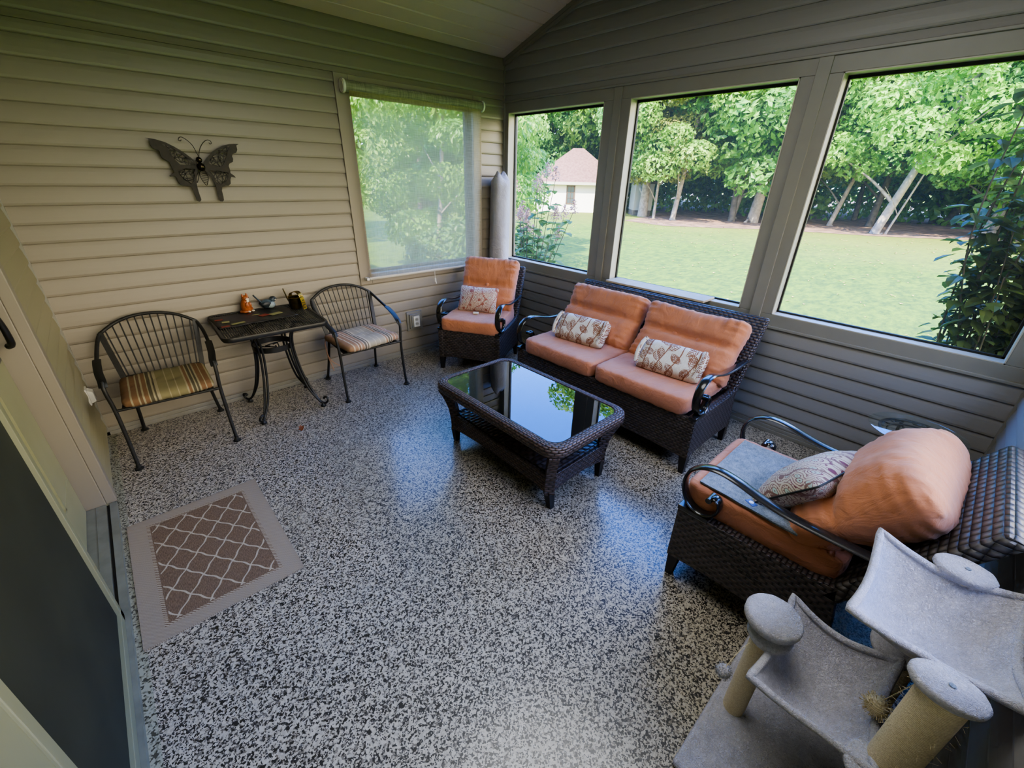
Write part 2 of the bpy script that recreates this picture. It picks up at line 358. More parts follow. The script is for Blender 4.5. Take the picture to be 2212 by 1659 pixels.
def dup(root, loc=None, rotz=None, label=None, scale=None):
    r = root.copy(); C.objects.link(r)
    if loc is not None: r.location = loc
    if rotz is not None: r.rotation_euler = (r.rotation_euler.x, r.rotation_euler.y, rotz)
    if scale is not None: r.scale = scale
    if label: r['label'] = label
    for ch in list(root.children):
        c = ch.copy(); C.objects.link(c); c.parent = r
        for g in list(ch.children):
            d = g.copy(); C.objects.link(d); d.parent = c
    return r

def box(bm, a, b, mi=0):
    x0, y0, z0 = a; x1, y1, z1 = b
    vs = [bm.verts.new(p) for p in ((x0, y0, z0), (x1, y0, z0), (x1, y1, z0), (x0, y1, z0), (x0, y0, z1), (x1, y0, z1), (x1, y1, z1), (x0, y1, z1))]
    for f in ((0, 3, 2, 1), (4, 5, 6, 7), (0, 1, 5, 4), (1, 2, 6, 5), (2, 3, 7, 6), (3, 0, 4, 7)):
        fc = bm.faces.new([vs[i] for i in f]); fc.material_index = mi
    return vs

def prism(bm, pts, axis, a0, a1):
    """polygon pts (two remaining axes in xyz order) extruded along axis"""
    def mk(p, a):
        q = [p[0], p[1]]; q.insert('xyz'.index(axis), a); return bm.verts.new(q)
    A = [mk(p, a0) for p in pts]; B = [mk(p, a1) for p in pts]; n = len(pts)
    bm.faces.new(A); bm.faces.new(B[::-1])
    for i in range(n): bm.faces.new((A[i], B[i], B[(i + 1) % n], A[(i + 1) % n]))

def spline(pts, n=6, closed=False):
    P = [Vector(p) for p in pts]; out = []; N = len(P)
    rng = range(N if closed else N - 1)
    for i in rng:
        if closed: p0, p1, p2, p3 = P[(i - 1) % N], P[i], P[(i + 1) % N], P[(i + 2) % N]
        else: p0, p1, p2, p3 = P[max(i - 1, 0)], P[i], P[i + 1], P[min(i + 2, N - 1)]
        for k in range(n):
            t = k / n
            out.append(.5 * ((2 * p1) + (p2 - p0) * t + (2 * p0 - 5 * p1 + 4 * p2 - p3) * t * t + (3 * p1 - p0 - 3 * p2 + p3) * t ** 3))
    if not closed: out.append(P[-1])
    return out

def sweep(bm, pts, r, ry=None, axis=None, sides=8, closed=False, square=False, taper=None):
    """tube along pts; with axis: section half-width ry lies along axis, r in the plane"""
    P = [Vector(p) for p in pts]; N = len(P); rings = []
    prev = None
    for i in range(N):
        if closed: d = P[(i + 1) % N] - P[i - 1]
        else: d = P[min(i + 1, N - 1)] - P[max(i - 1, 0)]
        if d.length < 1e-9: d = Vector((0, 0, 1))
        d.normalize()
        if axis is not None: b = Vector(axis).normalized(); u = b.cross(d); u = u.normalized() if u.length > 1e-6 else Vector((0, 0, 1)); b = d.cross(u).normalized()
        else:
            if prev is None: prev = Vector((0, 0, 1)) if abs(d.z) < .9 else Vector((1, 0, 0))
            u = prev - d * prev.dot(d)
            if u.length < 1e-6: u = d.orthogonal()
            u.normalize(); b = d.cross(u); prev = u
        k = 1 if taper is None else taper(i / (N - 1))
        a1, b1 = r * k, (ry if ry is not None else r) * (k if ry is None or axis is None else 1)
        if square: sec = [(-a1, -b1), (a1, -b1), (a1, b1), (-a1, b1)]
        else: sec = [(a1 * math.cos(2 * PI * j / sides), b1 * math.sin(2 * PI * j / sides)) for j in range(sides)]
        rings.append([bm.verts.new(P[i] + u * s + b * t) for s, t in sec])
    m = len(rings[0])
    for i in range(N if closed else N - 1):
        A, B = rings[i], rings[(i + 1) % N]
        for j in range(m): bm.faces.new((A[j], A[(j + 1) % m], B[(j + 1) % m], B[j]))
    if not closed: bm.faces.new(rings[0][::-1]); bm.faces.new(rings[-1])

def lathe(bm, prof, center=(0, 0, 0), n=20, mi=0):
    cx, cy, cz = center; rings = []
    for r, z in prof:
        rings.append([bm.verts.new((cx + r * math.cos(2 * PI * j / n), cy + r * math.sin(2 * PI * j / n), cz + z)) for j in range(n)])
    for A, B in zip(rings, rings[1:]):
        for j in range(n):
            f = bm.faces.new((A[j], A[(j + 1) % n], B[(j + 1) % n], B[j])); f.material_index = mi
    if prof[0][0] > 1e-5: bm.faces.new(rings[0][::-1]).material_index = mi
    if prof[-1][0] > 1e-5: bm.faces.new(rings[-1]).material_index = mi

def ball(bm, c, r, seg=12, scale=(1, 1, 1), rot=None, mi=0):
    m = Matrix.Translation(c) @ (rot.to_4x4() if rot else Matrix.Identity(4)) @ Matrix.Diagonal((*scale, 1))
    before = len(bm.faces)
    bmesh.ops.create_uvsphere(bm, u_segments=seg, v_segments=max(6, seg // 2 + 2), radius=r, matrix=m)
    bm.faces.ensure_lookup_table()
    for f in bm.faces[before:]: f.material_index = mi

def rrect(w, h, r, n=5, cx=0, cy=0):
    out = []
    for sx, sy, a0 in ((1, 1, 0), (-1, 1, 90), (-1, -1, 180), (1, -1, 270)):
        for k in range(n + 1):
            a = math.radians(a0 + 90 * k / n)
            out.append((cx + sx * (w / 2 - r) + r * math.cos(a), cy + sy * (h / 2 - r) + r * math.sin(a)))
    return out

def cushion(w, d, t, n=22, p=6, q=2.6, pinch=0.0, seed=0, wrinkle=.004, tfun=None, seam=.0, corner=2.0, uvs=None):
    """stuffed cushion lying flat: u along x, v along y, crown along z"""
    bm = new(); uvl = bm.loops.layers.uv.verify(); grids = []
    def prof(a): return max(0.0, 1 - abs(a) ** p) ** (1 / q)
    for s in (1, -1):
        g = []
        for j in range(n + 1):
            row = []
            for i in range(n + 1):
                # denser toward the rim
                a = math.sin((i / n - .5) * PI); b = math.sin((j / n - .5) * PI)
                ea, eb = a, b
                # round the outline corners a little
                k = 1 - .5 * (max(0, abs(a) * abs(b) - .72) / .28) ** corner * .12
                x = ea * w / 2 * k * (1 - pinch * (1 - b * b) * abs(a)); y = eb * d / 2 * k * (1 - pinch * (1 - a * a) * abs(b))
                h = prof(a) * prof(b)
                z = s * t / 2 * h
                if tfun: z = tfun(a, b, s, z, h)
                nn = noise.noise(Vector((x * 9 + seed, y * 9, s * 3.1))) + .5 * noise.noise(Vector((x * 23, y * 23 + seed, s)))
                edge = 1 - abs(max(abs(a), abs(b))) ** 3
                z += s * wrinkle * nn * (h > .05) + s * wrinkle * .8 * math.sin((a if abs(a) < abs(b) else b) * 34 + seed) * (1 - edge) * (h > .05)
                row.append(bm.verts.new((x, y, z)))
            g.append(row)
        grids.append(g)
    for s, g in zip((1, -1), grids):
        for j in range(n):
            for i in range(n):
                vs = [g[j][i], g[j][i + 1], g[j + 1][i + 1], g[j + 1][i]]
                f = bm.faces.new(vs if s > 0 else vs[::-1])
                for l in f.loops:
                    c = l.vert.co
                    l[uvl].uv = (c.x / w + .5, c.y / d + .5) if uvs == 'unit' else (c.x + (0 if s > 0 else 1.7), c.y + c.z * .6)
    # sew rims
    def rim(g): return [g[0][i] for i in range(n)] + [g[j][n] for j in range(n)] + [g[n][n - i] for i in range(n)] + [g[n - j][0] for j in range(n)]
    A, B = rim(grids[0]), rim(grids[1])
    for i in range(len(A)):
        k = (i + 1) % len(A)
        if (A[i].co - B[i].co).length + (A[k].co - B[k].co).length < 2e-6: continue
        try: f = bm.faces.new((A[i], B[i], B[k], A[k]))
        except ValueError: continue
        for l in f.loops: c = l.vert.co; l[uvl].uv = (c.x / w + .5, c.y / d + .5) if uvs == 'unit' else (c.x, c.y + c.z)
    bmesh.ops.remove_doubles(bm, verts=bm.verts, dist=1e-5)
    return bm

def xform(bm, m): bmesh.ops.transform(bm, matrix=m, verts=bm.verts)
def R(ax, deg): return Matrix.Rotation(math.radians(deg), 4, ax)
def T(*p): return Matrix.Translation(p)
SUN_E, SKY_E, FILL_E, WB, LOOK, EXPO = 6.0, 4.6, 9.5, 6950, 'AgX - Medium High Contrast', 2.05
# ------------------------------------------------------------------ the porch shell
XW, YD, EAVE, SL = -3.67, -4.12, 2.683, .324     # left wall x, near wall y, eave height, roof slope
YR = YD / 2; RIDGE = EAVE + SL * -YR
Z0, EXP = .057, .1015

def lap_siding(bm, ax, pos, out, regions):
    """overlapping clapboards on the plane ax=pos, standing proud toward out (+1/-1)"""
    prof = [(0, .0035), (0, .0105), (.05, .0145), (.16, .0160), (.42, .0135), (.78, .0085), (1, .0035)]
    def pt(u, z, o): return (u, pos + out * o, z) if ax == 'y' else (pos + out * o, u, z)
    for u0, u1, za, zb in regions:
        f0 = u0 if callable(u0) else (lambda z, c=u0: c); f1 = u1 if callable(u1) else (lambda z, c=u1: c)
        k = math.floor((za - Z0) / EXP)
        while Z0 + k * EXP < zb:
            b = Z0 + k * EXP; row = []
            for t, o in prof:
                z = min(max(b + t * EXP, za), zb)
                row.append((bm.verts.new(pt(f0(z), z, o)), bm.verts.new(pt(f1(z), z, o))))
            for (a, c), (d, e) in zip(row, row[1:]):
                if (a.co - d.co).length > 1e-6 and (a.co - c.co).length > 1e-4: bm.faces.new((a, c, e, d))
            k += 1
gab0 = lambda z: max(YD, YR - (RIDGE - z) / SL) if z > EAVE else YD
gab1 = lambda z: min(0, YR + (RIDGE - z) / SL) if z > EAVE else 0.0

# floor
bm = new(); box(bm, (XW + .045, YD, -.06), (.0, 0, 0)); struct('floor', bm, M['floor'])
bm = new(); box(bm, (XW - .02, YD, -.06), (XW + .045, 0, .0005)); struct('trim_1', bm, M['floorstrip'])

# back wall (butterfly wall) with the shaded window
AO = (-1.6, -.41, .87, 2.245); AC = (-1.71, -.31, .779, 2.353)
bm = new()
lap_siding(bm, 'y', 0, -1, [(XW, 0, Z0, AC[2]), (XW, AC[0], AC[2], AC[3]), (AC[1], 0, AC[2], AC[3]), (XW, 0, AC[3], EAVE + .03)])
box(bm, (XW, .003, 0), (0, .14, AO[2])); box(bm, (XW, .003, AO[3]), (0, .14, EAVE + .05)); box(bm, (XW, .003, AO[2]), (AO[0], .14, AO[3])); box(bm, (AO[1], .003, AO[2]), (.12, .14, AO[3]))
struct('wall_back', bm, M['siding'])
bm = new()
x0, x1, z0, z1 = AO; X0, X1, ZA, ZB = AC
for a, b in (((X0, -.024, ZA), (x0, .14, ZB)), ((x1, -.024, ZA), (X1, .14, ZB)), ((x0, -.024, ZA), (x1, .14, z0)), ((x0, -.024, z1), (x1, .14, ZB))): box(bm, a, b)
w1 = struct('window_1', bm, M['reveal2'], bevel=.004)
bm = new()
for a, b in (((x0, .09, z0), (x0 + .014, .11, z1)), ((x1 - .014, .09, z0), (x1, .11, z1)), ((x0, .09, z0), (x1, .11, z0 + .014)), ((x0, .09, z1 - .014), (x1, .11, z1))): box(bm, a, b)
obj('screen_frame', bm, M['darkline'], w1)
# near wall (behind the camera on the right): siding and three screened openings
def screened_wall(bm, ax, pos, out, lo, hi, opens, z0, z1, th):
    """flat trim band with openings between z ZS and ZH"""
    def bx(u0, u1, za, zb, pr=.012, t=th):
        a, b = sorted((pos + out * pr, pos - out * t))
        if ax == 'x': box(bm, (a, u0, za), (b, u1, zb))
        else: box(bm, (u0, a, za), (u1, b, zb))
    ZS, ZH = .773, 2.345
    bx(lo, hi, ZS, z0); bx(lo, hi, z1, ZH)
    edges = [lo] + [e for o in opens for e in o] + [hi]
    for i in range(0, len(edges), 2): bx(edges[i], edges[i + 1], z0, z1)
    bx(lo, hi, ZS - .004, ZS + .014, .022, 0); bx(lo, hi, ZH - .012, ZH + .004, .024, 0)
    for a, b in zip(opens, opens[1:]):
        m = (a[1] + b[0]) / 2; bx(m - .04, m + .032, z0 - .06, ZH - .012, .021, 0)
    bx(lo, lo + .03, ZS, ZH, .02, 0); bx(hi - .03, hi, ZS, ZH, .02, 0)
BO = [(-3.99, -2.855), (-2.64, -1.483), (-1.235, -.078)]
DO = [(-3.58, -2.44), (-2.25, -1.1), (-.92, -.1)]
bm = new(); lap_siding(bm, 'x', 0, -1, [(YD, 0, Z0, .773), (gab0, gab1, 2.345, RIDGE - .02)])
box(bm, (.003, YD, 0), (.12, 0, .773))
prism(bm, [(YD, 2.345), (0, 2.345), (0, EAVE), (YR, RIDGE), (YD, EAVE)], 'x', .003, .12)
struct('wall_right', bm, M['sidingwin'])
bm = new(); screened_wall(bm, 'x', 0, -1, YD, 0, BO, .865, 2.25, .12); struct('trim_2', bm, M['trim'], bevel=.003)
bm = new(); lap_siding(bm, 'y', YD, 1, [(XW, 0, Z0, .773), (XW, 0, 2.345, EAVE + .03)])
box(bm, (XW, YD - .12, 0), (0, YD - .003, .773)); box(bm, (XW, YD - .12, 2.345), (0, YD - .003, EAVE + .05))
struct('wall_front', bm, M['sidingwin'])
bm = new(); screened_wall(bm, 'y', YD, 1, XW, 0, DO, .865, 2.25, .12); struct('trim_3', bm, M['trim'], bevel=.003)
# window liners with dark gasket and insect screen
for n, (a, b) in enumerate(reversed(BO)):
    bm = new(); z0, z1, e = .865, 2.25, .012
    for p, q in (((-.013, a, z0), (.09, a + .006, z1)), ((-.013, b - .006, z0), (.09, b, z1)), ((-.013, a, z0), (.09, b, z0 + .006)), ((-.013, a, z1 - .006), (.09, b, z1))): box(bm, p, q)
    w = struct('window_%d' % (n + 2), bm, M['reveal'])
    bm = new()
    for p, q in (((.07, a + .006, z0), (.09, a + .006 + e, z1)), ((.07, b - e - .006, z0), (.09, b - .006, z1)), ((.07, a, z0 + .006), (.09, b, z0 + .006 + e)), ((.07, a, z1 - e - .012), (.09, b, z1 - .006))): box(bm, p, q)
    obj('screen_frame', bm, M['darkline'], w)
    bm = new(); bm.faces.new([bm.verts.new(p) for p in ((.08, a + .01, z0 + .01), (.08, b - .01, z0 + .01), (.08, b - .01, z1 - .01), (.08, a + .01, z1 - .01))])
    obj('insect_screen', bm, M['insect'], w)
for n, (a, b) in enumerate(DO):
    bm = new(); z0, z1 = .865, 2.25; y = YD
    for p, q in (((a, y - .09, z0), (a + .006, y + .013, z1)), ((b - .006, y - .09, z0), (b, y + .013, z1)), ((a, y - .09, z0), (b, y + .013, z0 + .006)), ((a, y - .09, z1 - .006), (b, y + .013, z1))): box(bm, p, q)
    struct('window_%d' % (n + 5), bm, M['reveal'])

# left wall (house wall) with the doorway
DY0, DY1, DZ = -2.95, -.94, 2.1
bm = new()
lap_siding(bm, 'x', XW, 1, [(DY1 + .06, 0, Z0, DZ + .06), (YD, DY0 - .06, Z0, DZ + .06), (gab0, gab1, DZ + .06, RIDGE - .02)])
box(bm, (XW - .16, DY1, 0), (XW - .003, .0, DZ)); box(bm, (XW - .16, YD, 0), (XW - .003, DY0, DZ))
prism(bm, [(YD, DZ), (0, DZ), (0, EAVE), (YR, RIDGE), (YD, EAVE)], 'x', XW - .16, XW - .003)
struct('wall_left', bm, M['siding_door'])
bm = new()   # door surround: brick mould plus jamb
for y0, y1 in ((DY1 - .004, DY1 + .065), (DY0 - .065, DY0 + .004)): box(bm, (XW - .026, y0, .03), (XW + .018, y1, DZ))
box(bm, (XW - .026, DY0 - .065, DZ), (XW + .018, DY1 + .065, DZ + .065))
for y0, y1 in ((DY1 - .006, DY1 + .03), (DY0 - .03, DY0 + .006)): box(bm, (-3.80, y0, .03), (XW - .026, y1, DZ))
box(bm, (-3.80, DY0, DZ - .006), (XW - .026, DY1, DZ + .03))
struct('trim_4', bm, M['doorjamb'], bevel=.004)
bm = new()   # threshold with a dark track groove
box(bm, (-3.80, DY0, 0), (-3.700, DY1, .030)); box(bm, (-3.700, DY0, 0), (-3.686, DY1, .016)); box(bm, (-3.686, DY0, 0), (-3.657, DY1, .028)); box(bm, (-3.740, DY0, .029), (-3.738, DY1, .0325))
th = struct('trim_5', bm, M['sill'])
bm = new(); box(bm, (-3.699, DY0, .0155), (-3.687, DY1, .0175)); obj('track_groove', bm, M['darkline'], th)
def door_leaf(n, ya, yb, gy0, gy1):
    bm = new(); xf, xb = -3.778, -3.822; z0, z1, g0, g1 = .034, DZ - .008, .27, 1.95
    for p, q in (((xb, ya, z0), (xf, yb, g0)), ((xb, ya, g1), (xf, yb, z1)), ((xb, ya, g0), (xf, gy0, g1)), ((xb, gy1, g0), (xf, yb, g1))): box(bm, p, q)
    for zz in (.66, 1.09, 1.52): box(bm, (-3.803, gy0, zz), (-3.79, gy1, zz + .03))
    d = struct('door_%d' % n, bm, M['doorwhite'], bevel=.003)
    bm = new(); box(bm, (-3.812, gy0, g0), (-3.802, gy1, g1)); obj('door_glass', bm, M['dullglass'], d)
    bm = new()
    for p, q in (((-3.80, gy0, g0), (xf + .006, gy0 + .014, g1)), ((-3.80, gy1 - .014, g0), (xf + .006, gy1, g1)), ((-3.80, gy0, g0), (xf + .006, gy1, g0 + .014))): box(bm, p, q)
    obj('glazing_bead', bm, M['doorwhite'], d)
    return d
d1 = door_leaf(1, -1.93, -.955, -1.72, -1.28)
bm = new(); sweep(bm, spline([(-3.776, -1.045, 1.20), (-3.735, -1.043, 1.18), (-3.718, -1.035, 1.10), (-3.716, -1.02, 1.02), (-3.722, -1.0, .985), (-3.735, -.985, .975)], 6), .011, taper=lambda t: .9 + .35 * t)
box(bm, (-3.779, -1.08, .93), (-3.768, -1.02, 1.25)); obj('door_handle', bm, M['handle'], d1, smooth=True)
door_leaf(2, -2.94, -1.94, -2.73, -2.15)
# sliding insect-screen panel in front of the second leaf
bm = new(); xs0, xs1 = -3.698, -3.672
for p, q in (((xs0, -1.868, .030), (xs1, -1.832, 2.06)), ((xs0, -2.80, .030), (xs1, -1.832, .075)), ((xs0, -2.80, 2.02), (xs1, -1.832, 2.06)), ((xs0, -2.945, .03), (xs1, -2.745, 2.06)), ((xs1 - .004, -2.80, .03), (xs1 + .006, -2.785, 2.06))): box(bm, p, q)
d3 = struct('door_3', bm, M['screenframe'], bevel=.002)
bm = new(); box(bm, (-3.687, -2.75, .07), (-3.685, -1.86, 2.03)); obj('screen_mesh', bm, M['darkmesh'], d3)

# ceiling: vinyl soffit planks running along x, both slopes, with a solid roof above
bm = new(); dl = math.hypot(1, SL)
def slope_profile():
    pts = []; n = 0; s = 0; L = -YR * dl
    while s < L:
        for ds, dp in ((0, .0), (.004, .007), (.012, .007), (.016, 0)) if n % 2 == 0 else ((0, 0), (.003, .003), (.006, .003), (.009, 0)): pts.append((s + ds, dp))
        s += .135; n += 1
    pts.append((L, 0)); return [(a, b) for a, b in pts if a <= L]
for sgn in (0, 1):
    prev = None
    for s, dpt in slope_profile():
        y = -s / dl; z = EAVE + s / dl * SL + dpt
        if sgn: y = YD - y
        cur = (bm.verts.new((XW - .1, y, z)), bm.verts.new((.1, y, z)))
        if prev: bm.faces.new((prev[0], prev[1], cur[1], cur[0]))
        prev = cur
struct('ceiling', bm, M['soffit'])
bm = new()
prism(bm, [(.55, EAVE - SL * .55 + .05), (YR, RIDGE + .05), (YD - .55, EAVE - SL * .55 + .05), (YD - .55, EAVE - SL * .55 + .2), (YR, RIDGE + .2), (.55, EAVE - SL * .55 + .2)], 'x', XW - .2, .45)
struct('roof', bm, M['shingle'])
# rake moulding on the window wall, cove along the back wall, corner beads
bm = new()
for off, r in ((0.0, .020), (.036, .012)):
    for sg in (0, 1):
        a = (-.016, 0 if not sg else YD, EAVE - .012 - off); b = (-.016, YR, RIDGE - .012 - off)
        sweep(bm, [a, b], r, .014, axis=(1, 0, 0), square=True)
struct('trim_6', bm, M['trim'])
bm = new(); box(bm, (-.022, -.022, 0), (0, 0, EAVE)); box(bm, (XW, -.02, 0), (XW + .02, 0, EAVE)); box(bm, (-.022, YD, 0), (0, YD + .022, EAVE)); struct('trim_7', bm, M['trim'])
bm = new(); box(bm, (XW, -.02, 0), (0, 0, .03)); box(bm, (XW, -.016, .03), (0, 0, .058)); struct('baseboard_back', bm, M['trim'], bevel=.003)
bm = new(); box(bm, (-.02, YD, 0), (0, 0, .03)); box(bm, (-.016, YD, .03), (0, 0, .058)); struct('baseboard_right', bm, M['trim'], bevel=.003)
bm = new(); box(bm, (XW, YD, 0), (0, YD + .016, .058)); struct('baseboard_front', bm, M['trim'])
# the house the porch is built onto
bm = new(); box(bm, (-11, -11, -.6), (-3.86, 6.5, 6.2)); struct('house_exterior', bm, M['siding_door'])

# ------------------------------------------------------------------ roller shade on the window
rs = thing('roller_shade', 'grey-green woven solar roller shade pulled down over the window on the back wall', 'window shade', (-1.0, -.06, 2.27))
bm = new(); sweep(bm, [(-.655, 0, 0), (.655, 0, 0)], .040, sides=20); obj('fabric_roll', bm, M['shadesolid'], rs, smooth=True)
for s in (-1, 1):
    bm = new(); sweep(bm, [(s * .655, 0, 0), (s * .672, 0, 0)], .047, sides=20); sweep(bm, [(s * .672, 0, 0), (s * .676, 0, 0)], .038, sides=20)
    obj('end_cap', bm, M['white'], rs, smooth=True)
bm = new(); g = [[bm.verts.new((-.635 + 1.265 * i / 8, -.038 + .004 * math.sin(i * 1.9) * j / 10 + .03 * j / 10, -.03 - 1.40 * j / 10)) for i in range(9)] for j in range(11)]
for j in range(10):
    for i in range(8): bm.faces.new((g[j][i], g[j][i + 1], g[j + 1][i + 1], g[j + 1][i]))
obj('shade_fabric', bm, M['shade'], rs, smooth=True)
bm = new(); sweep(bm, [(-.64, -.006, -1.437), (.632, -.006, -1.437)], .014, .008, axis=(0, 1, 0), sides=8); obj('bottom_bar', bm, M['reveal'], rs, smooth=True)
bm = new(); sweep(bm, [(.04, -.01, -1.44), (.042, -.012, -1.52)], .0025, sides=6); sweep(bm, [(.042, -.012, -1.515), (.042, -.012, -1.55)], .008, sides=8); sweep(bm, [(.046, -.012, -1.545), (.05, -.012, -1.57)], .006, sides=8)
obj('pull_cord', bm, M['white'], rs, smooth=True)
for s in (-1, 1):
    bm = new(); box(bm, (s * .66 - .012, -.02, -1.445), (s * .66 + .012, .036, -1.425)); obj('hold_down_bracket', bm, M['white'], rs)

# outlet on the back wall and box on the left wall
ol = thing('wall_outlet', 'white double outlet in a stepped taupe mounting block on the back wall', 'outlet', (-1.2, -.02, .348))
bm = new(); box(bm, (-.088, -.006, -.098), (.088, .03, .098)); box(bm, (-.066, -.024, -.076), (.066, -.006, .076)); box(bm, (-.05, -.034, -.064), (.05, -.024, .064)); obj('mounting_block', bm, M['trim'], ol, bevel=.004)
bm = new(); box(bm, (-.032, -.042, -.056), (.036, -.034, .056)); obj('cover_plate', bm, M['white'], ol, bevel=.003)
for z in (-.022, .022):
    bm = new(); sweep(bm, [(.002, -.042, z), (.002, -.046, z)], .017, sides=16); obj('socket', bm, M['reveal'], ol, smooth=True)
    # slots
    bm = new()
    for dx in (-.005, .009): box(bm, (dx - .0012, -.0468, z - .004), (dx + .0012, -.0455, z + .005))
    obj('socket_slot', bm, M['darkline'], ol)
wb = thing('weatherproof_outlet_cover', 'small white plastic outlet box low on the siding beside the door', 'outlet cover', (-3.655, -.16, .37))
bm = new(); box(bm, (-.02, -.04, -.055), (.004, .04, .055)); obj('back_plate', bm, M['white'], wb, bevel=.003)
bm = new(); prism(bm, [(.004, -.045), (.03, -.035), (.03, .028), (.004, .045)], 'y', -.034, .034); obj('flip_cover', bm, M['white'], wb, bevel=.003)
cl = new(); box(cl, (-.03, -.038, .905), (-.012, -.015, .95)); box(cl, (-.036, -.033, .918), (-.03, -.02, .937))
tag(obj('wall_clip', cl, M['white'], bevel=.002), 'tiny white plastic clip on the trim beside the furled umbrella', 'clip')

# ------------------------------------------------------------------ butterfly wall decoration
LW=[(-2.941,1.85),(-2.919,1.848),(-2.894,1.845),(-2.848,1.832),(-2.807,1.809),(-2.766,1.78),(-2.734,1.75),(-2.711,1.728),(-2.708,1.704),(-2.714,1.68),(-2.73,1.648),(-2.74,1.614),(-2.744,1.586),(-2.744,1.547),(-2.741,1.504),(-2.747,1.493),(-2.756,1.49),(-2.767,1.495),(-2.769,1.526),(-2.772,1.565),(-2.775,1.579),(-2.792,1.585),(-2.814,1.587),(-2.831,1.594),(-2.839,1.613),(-2.841,1.636),(-2.852,1.643),(-2.874,1.639),(-2.875,1.646),(-2.857,1.656),(-2.843,1.667),(-2.85,1.683),(-2.852,1.706),(-2.855,1.723),(-2.87,1.733),(-2.883,1.739),(-2.89,1.757),(-2.889,1.779),(-2.895,1.788),(-2.917,1.794),(-2.925,1.809),(-2.924,1.828),(-2.925,1.845)]
RW=[(-2.441,1.844),(-2.47,1.844),(-2.498,1.841),(-2.538,1.83),(-2.58,1.809),(-2.616,1.782),(-2.65,1.75),(-2.67,1.726),(-2.68,1.684),(-2.666,1.664),(-2.649,1.636),(-2.64,1.604),(-2.637,1.575),(-2.639,1.539),(-2.64,1.506),(-2.634,1.491),(-2.62,1.489),(-2.611,1.498),(-2.609,1.521),(-2.609,1.557),(-2.602,1.579),(-2.579,1.588),(-2.562,1.588),(-2.546,1.601),(-2.542,1.627),(-2.533,1.643),(-2.507,1.638),(-2.512,1.649),(-2.532,1.666),(-2.53,1.684),(-2.533,1.709),(-2.526,1.723),(-2.502,1.735),(-2.496,1.753),(-2.499,1.77),(-2.491,1.784),(-2.468,1.792),(-2.458,1.81),(-2.458,1.835)]
HO=[[(-2.885,1.827),(-2.852,1.819),(-2.816,1.799),(-2.776,1.768),(-2.734,1.737),(-2.723,1.707),(-2.767,1.705),(-2.804,1.708),(-2.827,1.737),(-2.84,1.765),(-2.844,1.804)],[(-2.824,1.667),(-2.782,1.687),(-2.729,1.685),(-2.741,1.648),(-2.752,1.614),(-2.771,1.596),(-2.805,1.623),(-2.82,1.647)],[(-2.651,1.723),(-2.618,1.762),(-2.568,1.803),(-2.522,1.824),(-2.493,1.835),(-2.504,1.815),(-2.528,1.772),(-2.551,1.733),(-2.576,1.701),(-2.623,1.713)],[(-2.655,1.679),(-2.605,1.681),(-2.543,1.666),(-2.553,1.637),(-2.573,1.612),(-2.601,1.597),(-2.624,1.601),(-2.634,1.629)]]
bf = thing('butterfly_wall_decoration', 'dark metal butterfly with lacy cut-out wings hung on the back wall siding', 'wall decoration', (-2.69, -.05, 1.70))
BX, BZ = -2.69, 1.70
def plate(bm, loops, y0, y1):
    polys = [[Vector((p[0] - BX, p[1] - BZ, 0)) for p in L] for L in loops]
    flat = [v for L in polys for v in L]
    tris = geometry.tessellate_polygon(polys)
    F = [bm.verts.new((v.x, y0, v.y)) for v in flat]; Bk = [bm.verts.new((v.x, y1, v.y)) for v in flat]
    for t in tris:
        try: bm.faces.new([F[i] for i in t]); bm.faces.new([Bk[i] for i in reversed(t)])
        except ValueError: pass
    s = 0
    for L in polys:
        n = len(L)
        for i in range(n): bm.faces.new((F[s + i], F[s + (i + 1) % n], Bk[s + (i + 1) % n], Bk[s + i]))
        s += n
def inside(p, poly):
    c = False; n = len(poly)
    for i in range(n):
        (x0, y0), (x1, y1) = poly[i], poly[i - 1]
        if (y0 > p[1]) != (y1 > p[1]) and p[0] < (x1 - x0) * (p[1] - y0) / (y1 - y0) + x0: c = not c
    return c
for W_, hs in ((LW, HO[:2]), (RW, HO[2:])):
    bm = new(); plate(bm, [W_] + hs, -.002, .002); wing = obj('wing', bm, M['butterfly'], bf)
    bm = new()
    for h in hs:
        xs = [p[0] for p in h]; zs = [p[1] for p in h]; pts = list(h)
        st = .021; x = min(xs)
        while x < max(xs):
            z = min(zs)
            while z < max(zs):
                q = (x + rnd.uniform(-.008, .008), z + rnd.uniform(-.008, .008))
                if inside(q, h): pts.append(q)
                z += st
            x += st
        n = len(h)
        res = geometry.delaunay_2d_cdt([Vector(p) for p in pts], [(i, (i + 1) % n) for i in range(n)], [], 1, 1e-6)
        for a, b in res[1]:
            A, B = res[0][a], res[0][b]; m = (A + B) / 2
            if rnd.random() < .12: continue
            sweep(bm, [(A.x - BX, 0, A.y - BZ), (B.x - BX, 0, B.y - BZ)], .0022, .0015, axis=(0, 1, 0), square=True)
    obj('wing_lace', bm, M['butterfly'], wing)
bm = new(); ball(bm, (-.005, -.008, .040), .017, 16, (1, 1, 1.05)); obj('head', bm, M['bronzeball'], bf, smooth=True)
bm = new(); ball(bm, (-.004, -.012, -.001), .023, 16, (1, 1, 1.1)); obj('thorax', bm, M['bronzeball'], bf, smooth=True)
